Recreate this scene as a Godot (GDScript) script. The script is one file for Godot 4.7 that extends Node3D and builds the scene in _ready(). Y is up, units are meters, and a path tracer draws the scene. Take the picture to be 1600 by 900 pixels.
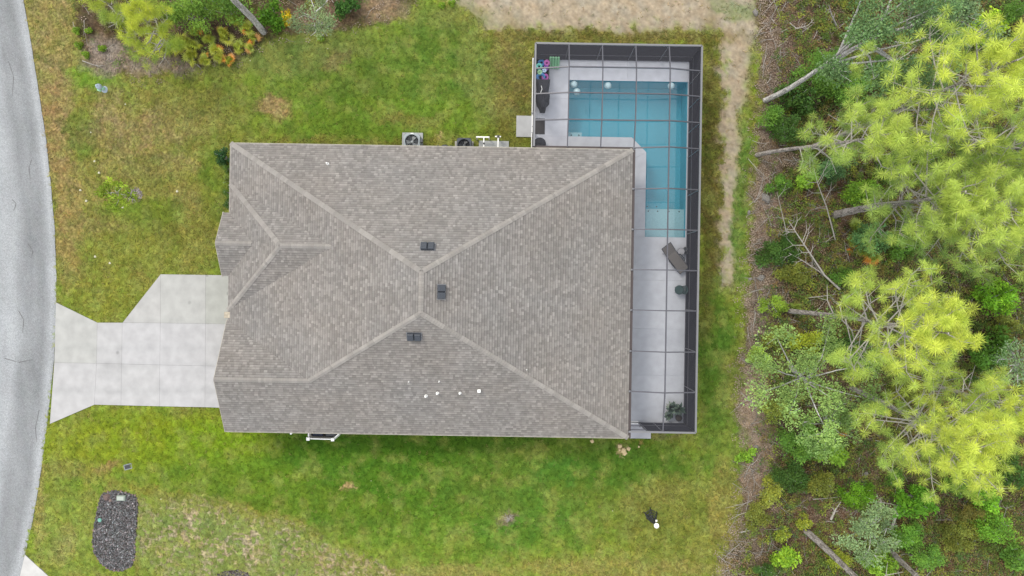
extends Node3D
# Survey of a house lot seen from a drone. Metres, y up, x east, z south; the camera hangs over the origin.

const EYE := 41.0            # height of the camera
const LENS := 1066.0         # picture widths of 1600 per unit slope
const K := 1.75              # light that falls on open ground, used to turn observed tones into base colours
const SK := 0.0165           # the lot is turned by about one degree
const EAVE := 2.7

var count_of := {}
var rng := RandomNumberGenerator.new()
var M := {}

# ---------------------------------------------------------------- small helpers

func survey(px: float, py: float, h := 0.0) -> Vector3:
	return Vector3((px - 800.0) / LENS * (EYE - h), h, (py - 450.0) / LENS * (EYE - h))

func lot(x: float, z: float, y := 0.0) -> Vector3:        # lot axes to world
	return Vector3(x - z * SK, y, x * SK + z)

func to_lot(p: Vector3) -> Vector3:
	return Vector3(p.x + p.z * SK, p.y, p.z - p.x * SK)

func A(r: float, g: float, b: float, k := K) -> Color:    # base colour (linear) of a surface seen with that tone in open light
	var c := Color(r / 255.0, g / 255.0, b / 255.0).srgb_to_linear()
	return Color(minf(c.r / k, 0.85), minf(c.g / k, 0.85), minf(c.b / k, 0.85))

func numbered(called: String) -> String:
	var n: int = count_of.get(called, 0)
	count_of[called] = n + 1
	return called if n == 0 else "%s_%03d" % [called, n]

func tag(o: Node, label: String, category: String, group := "") -> void:
	o.set_meta("label", label)
	o.set_meta("category", category)
	if group:
		o.set_meta("group", group)

func thing(called: String, label: String, category: String, at := Vector3.ZERO, turn := 0.0, group := "") -> Node3D:
	var o := Node3D.new()
	o.name = numbered(called)
	add_child(o)
	o.position = at
	o.rotation.y = turn
	tag(o, label, category, group)
	return o

func begin() -> SurfaceTool:
	var st := SurfaceTool.new()
	st.begin(Mesh.PRIMITIVE_TRIANGLES)
	st.set_color(Color.WHITE)
	return st

func put(called: String, mesh: Mesh, m: Material, parent: Node = null) -> MeshInstance3D:
	var o := MeshInstance3D.new()
	o.mesh = mesh
	o.material_override = m
	if parent == null:
		o.name = numbered(called)
		add_child(o)
	else:
		o.name = called
		parent.add_child(o, true)
	return o

func obj(called: String, st: SurfaceTool, m: Material, parent: Node = null) -> MeshInstance3D:
	return put(called, st.commit(), m, parent)

func struct(called: String, st: SurfaceTool, m: Material) -> MeshInstance3D:
	var o := obj(called, st, m)
	o.set_meta("kind", "structure")
	return o

func stuff(o: Node) -> Node:
	o.set_meta("kind", "stuff")
	return o

func tri(st: SurfaceTool, a: Vector3, b: Vector3, c: Vector3) -> void:
	st.add_vertex(a)
	st.add_vertex(b)
	st.add_vertex(c)

func quad(st: SurfaceTool, a: Vector3, b: Vector3, c: Vector3, d: Vector3) -> void:
	tri(st, a, b, c)
	tri(st, a, c, d)

func box(st: SurfaceTool, c: Vector3, s: Vector3, b := Basis()) -> void:
	var h := s * 0.5
	var v := []
	for i in 8:
		v.append(c + b * Vector3(h.x * (1 if i & 1 else -1), h.y * (1 if i & 2 else -1), h.z * (1 if i & 4 else -1)))
	quad(st, v[2], v[3], v[7], v[6])
	quad(st, v[0], v[4], v[5], v[1])
	quad(st, v[4], v[6], v[7], v[5])
	quad(st, v[0], v[1], v[3], v[2])
	quad(st, v[0], v[2], v[6], v[4])
	quad(st, v[1], v[5], v[7], v[3])

func soft_box(st: SurfaceTool, c: Vector3, s: Vector3, r: float, b := Basis()) -> void:   # box with chamfered upper edges
	var h := s * 0.5
	var rings := [[-h.y, 0.0], [h.y - r, 0.0], [h.y, r]]
	var last := []
	for k in rings:
		var ring := []
		for q in [[-1, -1], [1, -1], [1, 1], [-1, 1]]:
			ring.append(c + b * Vector3(q[0] * (h.x - k[1]), k[0], q[1] * (h.z - k[1])))
		if last.size():
			for i in 4:
				quad(st, last[i], last[(i + 1) % 4], ring[(i + 1) % 4], ring[i])
		last = ring
	quad(st, last[0], last[1], last[2], last[3])

func beam(st: SurfaceTool, a: Vector3, b: Vector3, w: float, h: float) -> void:   # square tube from a to b
	var d := (b - a)
	var n := d.length()
	if n < 0.001:
		return
	d /= n
	var up := Vector3.UP if absf(d.y) < 0.9 else Vector3.RIGHT
	var side := d.cross(up).normalized()
	up = side.cross(d).normalized()
	box(st, (a + b) * 0.5, Vector3(w, h, n), Basis(side, up, -d))

func prism(st: SurfaceTool, poly: PackedVector2Array, y0: float, y1: float) -> void:   # upright slab over a polygon of (x, z)
	var t := Geometry2D.triangulate_polygon(poly)
	for i in range(0, t.size(), 3):
		var a := poly[t[i]]
		var b := poly[t[i + 1]]
		var c := poly[t[i + 2]]
		if (b - a).cross(c - a) < 0:
			var s := b
			b = c
			c = s
		tri(st, Vector3(a.x, y1, a.y), Vector3(b.x, y1, b.y), Vector3(c.x, y1, c.y))
		tri(st, Vector3(a.x, y0, a.y), Vector3(c.x, y0, c.y), Vector3(b.x, y0, b.y))
	for i in poly.size():
		var a := poly[i]
		var b := poly[(i + 1) % poly.size()]
		quad(st, Vector3(a.x, y0, a.y), Vector3(a.x, y1, a.y), Vector3(b.x, y1, b.y), Vector3(b.x, y0, b.y))

func tube(st: SurfaceTool, pts: Array, radii: Array, sides := 7, mottle := 0.0) -> void:
	if mottle > 0.0:                                         # finer rings, so that bark plates can differ in tone and depth
		var fine := []
		var fr := []
		for i in pts.size() - 1:
			for k in 4:
				fine.append(pts[i].lerp(pts[i + 1], k / 4.0))
				fr.append(lerpf(radii[i], radii[i + 1], k / 4.0))
		fine.append(pts[-1])
		fr.append(radii[-1])
		pts = fine
		radii = fr
	var last := []
	var last_n := []
	var ref := Vector3(0.31, 0.12, 0.94)
	for i in pts.size():
		var d: Vector3 = (pts[mini(i + 1, pts.size() - 1)] - pts[maxi(i - 1, 0)]).normalized()
		var u := d.cross(ref).normalized()
		var w := u.cross(d).normalized()
		var ring := []
		var ns := []
		for k in sides:
			var n := u * cos(TAU * k / sides) + w * sin(TAU * k / sides)
			ns.append(n)
			ring.append(pts[i] + n * radii[i] * (1.0 + rng.randf_range(-0.5, 0.5) * mottle * 0.35))
		if last.size():
			for k in sides:
				var j := (k + 1) % sides
				if mottle > 0.0:
					var tone := 1.0 + rng.randf_range(-mottle, mottle * 0.8)
					st.set_color(Color(tone, tone * 0.985, tone * 0.97))
				for e in [[last, last_n, k], [last, last_n, j], [ring, ns, j], [last, last_n, k], [ring, ns, j], [ring, ns, k]]:
					st.set_normal(e[1][e[2]])
					st.add_vertex(e[0][e[2]])
		last = ring
		last_n = ns
	for k in range(1, sides - 1):
		for e in [0, k, k + 1]:
			st.set_normal((pts[-1] - pts[-2]).normalized())
			st.add_vertex(last[e])

func lathe(st: SurfaceTool, at: Vector3, profile: Array, sides := 20, wob := 0.0) -> void:   # profile of [radius, height]
	var last := []
	for p in profile:
		var ring := []
		for k in sides:
			var r: float = p[0] * (1.0 + wob * sin(k * 2.7 + p[1] * 9.0))
			ring.append(at + Vector3(cos(TAU * k / sides) * r, p[1], sin(TAU * k / sides) * r))
		if last.size():
			for k in sides:
				var j := (k + 1) % sides
				quad(st, last[k], last[j], ring[j], ring[k])
		last = ring

func many(called: String, mesh: Mesh, m: Material, where: Array, tint: PackedColorArray, parent: Node = null) -> MultiMeshInstance3D:
	var mm := MultiMesh.new()
	mm.transform_format = MultiMesh.TRANSFORM_3D
	mm.use_colors = true
	mm.mesh = mesh
	mm.instance_count = where.size()
	for i in where.size():
		mm.set_instance_transform(i, where[i])
		mm.set_instance_color(i, tint[i])
	var o := MultiMeshInstance3D.new()
	o.multimesh = mm
	o.material_override = m
	stuff(o)
	if parent == null:
		o.name = numbered(called)
		add_child(o)
	else:
		o.name = called
		parent.add_child(o, true)
	return o

func noise(n_seed: int, freq: float, octaves := 3) -> FastNoiseLite:
	var f := FastNoiseLite.new()
	f.seed = n_seed
	f.noise_type = FastNoiseLite.TYPE_SIMPLEX_SMOOTH
	f.frequency = freq
	f.fractal_octaves = octaves
	return f

func grain(n_seed: int, freq: float, octaves: int, low: float, high: float, size := 512) -> ImageTexture:   # grey seamless noise between two values
	var im := noise(n_seed, freq, octaves).get_seamless_image(size, size)
	im.convert(Image.FORMAT_RGB8)
	var d := im.get_data()
	for i in d.size():
		d[i] = int(clampf(low + (high - low) * d[i] / 255.0, 0, 1) * 255.0)
	return ImageTexture.create_from_image(Image.create_from_data(size, size, false, Image.FORMAT_RGB8, d))

func speckle(n_seed: int) -> ImageTexture:        # stone chips in tar: random grains of two sizes
	var g := RandomNumberGenerator.new()
	g.seed = n_seed
	var d := PackedByteArray()
	d.resize(160 * 160)
	for i in d.size():
		d[i] = g.randi_range(0, 255)
	var coarse := Image.create_from_data(160, 160, false, Image.FORMAT_L8, d)
	coarse.resize(640, 640, Image.INTERPOLATE_BILINEAR)
	var c := coarse.get_data()
	for i in c.size():
		c[i] = int(clampf(172.0 + 20.0 * c[i] / 255.0 + g.randf_range(-26.0, 36.0), 0, 255))
	return ImageTexture.create_from_image(Image.create_from_data(640, 640, false, Image.FORMAT_L8, c))

func mat(c: Color, rough := 0.8, vertex := false) -> StandardMaterial3D:
	var m := StandardMaterial3D.new()
	m.albedo_color = Color(c.r, c.g, c.b).linear_to_srgb()
	m.roughness = rough
	m.vertex_color_use_as_albedo = vertex
	return m

func textured(c: Color, t: Texture2D, scale: float, rough := 0.85, vertex := false, relief := 0.0) -> StandardMaterial3D:
	var m := mat(c, rough, vertex)
	m.albedo_texture = t
	m.uv1_triplanar = true
	m.uv1_world_triplanar = true
	m.uv1_scale = Vector3.ONE * scale
	if relief > 0.0:
		m.heightmap_enabled = true
		m.heightmap_texture = t
		m.heightmap_scale = relief
	return m

func curve_at(pts: Array, t: float) -> float:     # piecewise line through [t, value]
	if t <= pts[0][0]:
		return pts[0][1]
	for i in range(1, pts.size()):
		if t < pts[i][0]:
			return lerpf(pts[i - 1][1], pts[i][1], (t - pts[i - 1][0]) / (pts[i][0] - pts[i - 1][0]))
	return pts[-1][1]

func poly_of(pts: Array, h := 0.0) -> PackedVector2Array:     # survey points to (x, z)
	var out := PackedVector2Array()
	for p in pts:
		var w := survey(p[0], p[1], h)
		out.append(Vector2(w.x, w.z))
	return out

# ---------------------------------------------------------------- ready

func _ready() -> void:
	var cam := Camera3D.new()
	cam.name = "Camera"
	cam.position = Vector3(0, EYE, 0)
	cam.rotation_degrees = Vector3(-90, 0, 0)
	cam.fov = rad_to_deg(2.0 * atan(450.0 / LENS))
	cam.near = 0.5
	cam.far = 400.0
	add_child(cam)
	cam.current = true

	var sky_mat := ProceduralSkyMaterial.new()            # bright, thinly overcast sky, brightest overhead
	sky_mat.sky_top_color = Color(0.975, 0.98, 0.99)
	sky_mat.sky_horizon_color = Color(0.76, 0.785, 0.815)
	sky_mat.sky_curve = 0.35
	sky_mat.ground_bottom_color = Color(0.35, 0.36, 0.3)
	sky_mat.ground_horizon_color = Color(0.55, 0.58, 0.58)
	sky_mat.sky_energy_multiplier = 1.04
	var env := Environment.new()
	env.background_mode = Environment.BG_SKY
	env.sky = Sky.new()
	env.sky.sky_material = sky_mat
	env.background_energy_multiplier = 1.0
	env.tonemap_mode = Environment.TONE_MAPPER_LINEAR
	env.tonemap_exposure = 1.65
	env.sdfgi_enabled = true
	env.ssao_enabled = true
	env.ssil_enabled = true
	var we := WorldEnvironment.new()
	we.name = "Sky"
	we.environment = env
	add_child(we)

	var sun := DirectionalLight3D.new()                   # veiled sun, high in the north-west of the picture
	sun.name = "Sun"
	sun.light_color = Color(1.0, 0.965, 0.9)
	sun.light_energy = 0.46
	sun.light_angular_distance = 16.0
	sun.shadow_enabled = true
	sun.sky_mode = DirectionalLight3D.SKY_MODE_LIGHT_ONLY
	sun.look_at_from_position(Vector3(-5.0, 8.2, -5.2), Vector3.ZERO)
	add_child(sun)

	rng.seed = 20240611
	make_materials()
	make_ground()
	make_road()
	make_driveway()
	make_house()
	make_pool_and_deck()
	make_enclosure()
	make_deck_things()
	make_equipment()
	make_yard_things()
	make_plants()
	make_forest()
	make_grass()

func make_materials() -> void:
	M.fine = grain(3, 0.045, 5, 0.45, 1.0)
	M.earth = grain(4, 0.05, 5, 0.62, 1.0)
	M.soft = grain(5, 0.012, 5, 0.72, 1.0)
	M.ground = textured(Color(2.0, 2.0, 2.0), M.earth, 0.21, 0.95, true, 4.0)
	M.ground.detail_enabled = true
	M.ground.detail_blend_mode = BaseMaterial3D.BLEND_MODE_MUL
	M.ground.detail_albedo = grain(9, 0.05, 4, 0.76, 1.04)
	M.ground.detail_uv_layer = BaseMaterial3D.DETAIL_UV_2
	M.ground.uv2_triplanar = true
	M.ground.uv2_world_triplanar = true
	M.ground.uv2_scale = Vector3.ONE * 0.083
	M.sand = textured(Color(1.42, 1.42, 1.42), grain(7, 0.03, 4, 0.82, 1.0), 0.21, 0.95, true, 2.0)
	M.asphalt = textured(Color(2.0, 1.98, 1.96), speckle(13), 0.11, 0.9, true, 1.0)
	M.concrete = textured(Color(1.07, 1.07, 1.07), grain(17, 0.012, 6, 0.9, 1.0), 0.17, 0.85, true, 0.3)
	var worn := Image.create_empty(512, 512, false, Image.FORMAT_RGB8)
	worn.fill(Color.WHITE)
	var wd := worn.get_data()
	var spots := []
	for k in 34:
		spots.append([rng.randf_range(0, 512), rng.randf_range(0, 512), rng.randf_range(1.5, 5.0) if k % 5 else rng.randf_range(8.0, 26.0), rng.randf_range(0.06, 0.22) if k % 5 else 0.05])
	var track := noise(63, 0.02, 3)
	for y in 512:
		for x in 512:
			var t := 1.0
			for w in [52.0, 92.0, 118.0, 158.0]:              # tyre tracks along the lanes
				var d: float = absf(y - w - 5.0 * track.get_noise_2d(x, w))
				t -= 0.035 * clampf(1.0 - d / 7.0, 0.0, 1.0) * (0.6 + track.get_noise_2d(x * 2.0, y * 0.3))
			for p in spots:
				if absf(y - p[1]) < p[2] and absf(x - p[0]) < p[2]:
					t -= p[3] * clampf(1.3 - Vector2(x - p[0], y - p[1]).length() / p[2] * 1.3, 0.0, 1.0)
			var i := (y * 512 + x) * 3
			wd[i] = int(255.0 * t)
			wd[i + 1] = int(255.0 * (t * 0.998))
			wd[i + 2] = int(255.0 * (t * 0.99))
	M.concrete.detail_enabled = true
	M.concrete.detail_blend_mode = BaseMaterial3D.BLEND_MODE_MUL
	M.concrete.detail_albedo = ImageTexture.create_from_image(Image.create_from_data(512, 512, false, Image.FORMAT_RGB8, wd))
	M.concrete.detail_uv_layer = BaseMaterial3D.DETAIL_UV_2
	M.concrete.uv2_triplanar = true
	M.concrete.uv2_world_triplanar = true
	M.concrete.uv2_scale = Vector3.ONE * 0.05
	M.deck = textured(Color(1.35, 1.35, 1.35), grain(19, 0.012, 6, 0.93, 1.0), 0.23, 0.75, true, 0.2)
	M.shingle = textured(Color(1.12, 1.12, 1.12), grain(23, 0.09, 4, 0.72, 1.0), 0.9, 0.95, true, 0.6)
	M.stucco = textured(A(225, 212, 190, 1.6), M.soft, 0.8, 0.9, false, 0.4)
	M.trim = mat(A(196, 190, 176, 1.7), 0.6)
	M.white = mat(Color(0.78, 0.78, 0.77), 0.45)
	M.pvc = mat(Color(0.8, 0.8, 0.79), 0.35)
	M.bronze = mat(Color(0.085, 0.085, 0.1), 0.38)
	M.bronze.metallic = 0.3
	M.alloy = mat(Color(0.17, 0.17, 0.18), 0.42)
	M.alloy.metallic = 0.35
	M.gutter = mat(Color(0.045, 0.032, 0.03), 0.5)
	M.roof_screen = mat(Color(0.10, 0.10, 0.12), 0.8)
	M.roof_screen.transparency = BaseMaterial3D.TRANSPARENCY_ALPHA
	M.roof_screen.albedo_color.a = 0.10
	M.wall_screen = textured(Color(0.055, 0.058, 0.068), grain(61, 0.01, 4, 0.6, 1.0), 0.5, 0.7)
	M.wall_screen.transparency = BaseMaterial3D.TRANSPARENCY_ALPHA
	M.wall_screen.albedo_color.a = 0.1
	M.strand = mat(Color(0.02, 0.021, 0.027), 0.7)
	M.strand.metallic_specular = 0.2
	M.black = mat(Color(0.022, 0.024, 0.028), 0.5)
	M.cover = textured(Color(0.03, 0.032, 0.042), M.soft, 1.5, 0.75)
	M.vent = mat(Color(0.035, 0.042, 0.055), 0.45)
	M.calm = grain(6, 0.02, 3, 0.94, 1.0)
	M.plaster = textured(Color(0.055, 0.32, 0.435), M.calm, 0.5, 0.8)
	M.shelf = textured(Color(0.25, 0.42, 0.47), M.calm, 0.5, 0.8)
	M.water = mat(Color(0.05, 0.28, 0.36), 0.03)
	M.water.transparency = BaseMaterial3D.TRANSPARENCY_ALPHA
	M.water.albedo_color.a = 0.14
	M.water.metallic_specular = 0.6
	var ripple := noise(71, 0.02, 3).get_seamless_image(256, 256)
	ripple.bump_map_to_normal_map(1.0)
	M.water.normal_enabled = true
	M.water.normal_texture = ImageTexture.create_from_image(ripple)
	M.water.normal_scale = 0.002
	M.water.uv1_triplanar = true
	M.water.uv1_world_triplanar = true
	M.water.uv1_scale = Vector3.ONE * 0.4
	M.bark = textured(Color(0.82, 0.75, 0.71), grain(29, 0.05, 3, 0.25, 1.05), 0.55, 0.95, true, 4.0)
	M.grey_bark = textured(Color(0.95, 0.93, 0.91), grain(31, 0.04, 3, 0.35, 1.05), 0.5, 0.95, true, 3.0)
	M.dead_wood = textured(Color(0.66, 0.62, 0.57), M.fine, 0.9, 0.95)
	M.needle = mat(Color(1, 1, 1), 0.6, true)
	M.needle.backlight_enabled = true
	M.needle.backlight = Color(0.62, 0.62, 0.5)
	M.leaf = mat(Color(1, 1, 1), 0.55, true)
	M.leaf.backlight_enabled = true
	M.leaf.backlight = Color(0.5, 0.55, 0.4)
	M.blade = mat(Color(1, 1, 1), 0.8, true)
	M.blade.backlight_enabled = true
	M.blade.backlight = Color(0.55, 0.58, 0.45)
	M.chip = mat(Color(1, 1, 1), 0.95, true)
	for k in ["ground", "needle", "leaf", "blade", "chip", "shingle", "bark", "grey_bark", "dead_wood"]:
		M[k].metallic_specular = 0.2
	M.pot_leaf = mat(Color(0.035, 0.06, 0.045), 0.4)
	M.pot_leaf_pale = mat(Color(0.09, 0.13, 0.09), 0.4)

# ---------------------------------------------------------------- ground

const GX := -160
const GY := -150
const STEP := 4
const NX := 501
const NY := 301
var gcol := PackedColorArray()
var gcls := PackedByteArray()        # 0 lawn, 1 sand, 2 woodland floor

const ROAD_EDGE := [[-220, -12], [-100, 14], [0, 37], [80, 51], [150, 62], [215, 72], [290, 80], [360, 86], [430, 88.5], [500, 88], [560, 85], [620, 79], [690, 71], [760, 61], [820, 50], [870, 39], [900, 32], [1000, 6], [1100, -26]]
const WOODS_EDGE := [[112, -150], [119, 40], [128, 85], [150, 104], [200, 117], [250, 117], [300, 108], [350, 99], [400, 78], [430, 62], [520, 48], [600, 32], [640, 14], [665, -20], [700, -150]]
const FOREST_EDGE := [[-150, 1195], [0, 1182], [40, 1186], [120, 1192], [200, 1186], [300, 1180], [440, 1172], [500, 1166], [560, 1160], [640, 1156], [700, 1166], [760, 1160], [820, 1150], [860, 1136], [900, 1118], [1050, 1104]]
const MULCH := [[163, 770], [180, 766], [200, 770], [212, 774], [216, 786], [214, 820], [211, 850], [212, 868], [206, 884], [190, 892], [172, 890], [158, 880], [148, 864], [145, 845], [148, 820], [153, 795], [157, 778]]

func sand_depth(x: float, y: float) -> float:      # how far inside the sandy track, in survey pixels
	var north := minf(minf(46.0 - y, x - (700.0 + maxf(0.0, y) * 1.6)), 1184.0 - x)
	var right := curve_at([[30, 1186], [60, 1180], [120, 1172], [180, 1160], [220, 1153], [270, 1158], [300, 1151], [445, 1146]], y)
	var left := curve_at([[30, 1120], [60, 1128], [300, 1126], [445, 1122]], y)
	var east := minf(minf(x - left, right - x), minf(y - 20.0, 446.0 - y))
	return maxf(north, east)

func woods_depth(x: float, y: float) -> float:
	var a := minf(curve_at(WOODS_EDGE, x) - y, minf(x - 112.0, 690.0 - x))
	return maxf(a, x - curve_at(FOREST_EDGE, y))

func patch_list() -> Array:        # cx, cy, rx, ry, turn, r, g, b, strength, mottle
	return [
		[210, 270, 170, 190, 0, 152, 138, 84, .5, .9],
		[75, 60, 45, 140, 0, 160, 140, 98, .75, .5], [88, 200, 26, 90, 0, 160, 132, 96, .7, .5], [108, 320, 26, 120, 0, 160, 136, 92, .75, .5],
		[128, 215, 26, 36, 0, 92, 126, 38, .85, .25], [230, 200, 120, 34, -8, 154, 132, 96, .75, .7], [330, 180, 80, 40, 0, 132, 136, 66, .5, .5],
		[150, 125, 45, 16, 10, 112, 150, 52, .8, .35], [170, 165, 22, 30, 0, 160, 140, 105, .6, .6], [240, 258, 85, 22, 0, 160, 140, 98, .6, .6], [190, 300, 60, 26, 0, 150, 136, 82, .5, .6],
		[285, 312, 36, 24, 0, 162, 142, 92, .65, .5], [225, 335, 60, 26, 0, 108, 142, 40, .75, .3], [170, 352, 45, 20, 0, 146, 132, 84, .6, .6],
		[335, 280, 22, 75, 0, 102, 126, 40, .8, .3], [300, 372, 60, 26, 0, 152, 138, 76, .5, .6], [210, 388, 90, 30, 0, 134, 142, 58, .6, .5],
		[112, 425, 26, 30, 0, 152, 136, 82, .55, .5], [170, 462, 66, 42, 0, 138, 142, 58, .65, .5], [270, 320, 90, 60, 20, 128, 134, 62, .4, .5],
		[580, 125, 200, 85, 0, 104, 130, 52, .8, .15], [465, 88, 120, 26, -8, 116, 126, 72, .65, .4], [690, 92, 72, 62, 10, 80, 112, 42, .55, .2],
		[590, 185, 190, 36, 0, 108, 138, 46, .7, .25], [430, 168, 30, 17, 0, 166, 142, 100, .95, .15], [528, 96, 32, 14, -25, 150, 134, 92, .6, .3],
		[640, 186, 50, 10, 0, 142, 128, 78, .55, .5], [800, 130, 38, 95, 0, 130, 119, 72, .85, .5], [748, 120, 24, 72, -14, 126, 136, 76, .6, .3],
		[795, 205, 50, 22, 0, 116, 118, 52, .6, .5], [722, 28, 55, 22, 0, 122, 128, 74, .6, .5], [660, 25, 40, 30, 0, 110, 130, 66, .5, .4], [560, 222, 220, 8, 0, 140, 128, 70, .5, .6],
		[960, 58, 200, 13, 0, 122, 111, 62, .95, .45], [1109, 250, 19, 230, 0, 108, 99, 54, .95, .45], [1166, 250, 9, 66, 0, 98, 128, 58, .85, .6],
		[1156, 372, 13, 84, 0, 98, 128, 58, .85, .6], [1150, 15, 40, 16, 20, 96, 130, 58, .5, .5], [1118, 560, 34, 110, 0, 82, 116, 42, .9, .25], [1100, 475, 14, 60, 0, 112, 112, 58, .7, .4],
		[1146, 600, 20, 60, 0, 126, 128, 72, .55, .6], [1135, 700, 40, 60, 0, 96, 126, 52, .6, .3],
		[600, 745, 340, 90, 0, 79, 119, 34, .9, .12], [640, 690, 330, 22, 0, 66, 101, 26, .8, .15], [240, 688, 180, 46, 0, 130, 148, 38, .95, .2], [120, 692, 55, 30, 0, 138, 150, 50, .6, .4],  # dark strip below the south eave is house shade painted into the lawn
		[330, 690, 70, 30, 0, 112, 146, 34, .6, .2], [350, 735, 120, 30, 6, 112, 142, 42, .6, .3], [120, 735, 50, 12, 0, 150, 142, 78, .55, .5], [165, 729, 20, 9, -15, 168, 140, 96, .8, .15],
		[900, 765, 210, 80, 0, 100, 124, 50, .65, .2], [985, 728, 110, 36, 0, 72, 110, 34, .75, .15], [870, 735, 40, 20, 0, 76, 126, 46, .6, .2], [1065, 820, 95, 66, 0, 126, 130, 62, .75, .35],
		[720, 845, 150, 46, 0, 100, 136, 46, .55, .2], [860, 800, 70, 26, 40, 84, 126, 44, .6, .25], [1020, 770, 60, 22, -20, 140, 134, 74, .5, .4], [541, 759, 13, 7, 0, 192, 166, 120, .95, .1],
		[800, 830, 60, 30, 0, 78, 122, 42, .6, .2], [795, 808, 12, 10, 0, 150, 134, 118, .95, .3], [1130, 790, 24, 70, 0, 150, 142, 78, .75, .3], [980, 888, 180, 14, 0, 160, 150, 88, .7, .6],
		[640, 896, 160, 14, 0, 160, 152, 92, .7, .6], [420, 770, 230, 26, 8, 108, 132, 44, .6, .3], [340, 792, 150, 14, 14, 156, 148, 76, .7, .4],
		[100, 835, 46, 72, 0, 138, 154, 72, .85, .4], [62, 790, 12, 70, 0, 168, 152, 98, .6, .5], [100, 855, 22, 30, 20, 176, 160, 112, .5, .8],
		[300, 845, 100, 64, 8, 134, 148, 82, .95, .1], [430, 868, 130, 46, 16, 134, 148, 82, .95, .1], [545, 890, 70, 22, 12, 140, 146, 84, .9, .1],
		[300, 840, 98, 60, 8, 186, 170, 140, .85, 2.2], [430, 862, 130, 44, 16, 188, 172, 142, .85, 2.2], [545, 882, 90, 20, 12, 186, 168, 136, .85, 2.2], [375, 835, 40, 24, 0, 192, 176, 148, .6, 2.2], [320, 870, 60, 24, 0, 188, 172, 142, .5, 2.2],
		[972, 703, 12, 6, 25, 200, 180, 132, .8, .6], [1000, 696, 6, 3, 0, 190, 160, 110, .7, .4], [1030, 684, 30, 5, 0, 130, 120, 88, .6, .4],
		[690, 212, 9, 9, 0, 205, 186, 128, .8, .3], [210, 305, 12, 10, 0, 158, 140, 128, .9, .3],
		[1420, 60, 120, 60, 0, 84, 76, 52, .5, .4], [1240, 60, 50, 70, 0, 140, 114, 98, .7, .4], [1200, 330, 30, 60, 0, 148, 128, 118, .6, .5], [1300, 320, 40, 50, 0, 138, 108, 88, .7, .4],
		[1185, 660, 26, 150, 0, 168, 148, 130, .85, .4], [1200, 260, 18, 200, 0, 150, 128, 114, .6, .5], [1190, 480, 24, 60, 0, 150, 132, 120, .7, .5], [1185, 780, 26, 80, 0, 152, 130, 112, .7, .5], [1290, 820, 60, 60, 0, 128, 100, 84, .7, .4], [1350, 730, 40, 40, 0, 130, 104, 88, .6, .4], [1520, 850, 80, 60, 0, 120, 98, 70, .6, .4],
		[1590, 570, 30, 20, 0, 140, 128, 120, .7, .3], [165, 90, 40, 30, 0, 154, 140, 128, .9, .3], [250, 102, 60, 14, 0, 158, 144, 128, .8, .4], [320, 60, 80, 40, 0, 108, 92, 78, .7, .4], [480, 30, 90, 26, 0, 132, 108, 90, .7, .5], [600, 12, 40, 20, 0, 160, 138, 112, .7, .5],
	]

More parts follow.
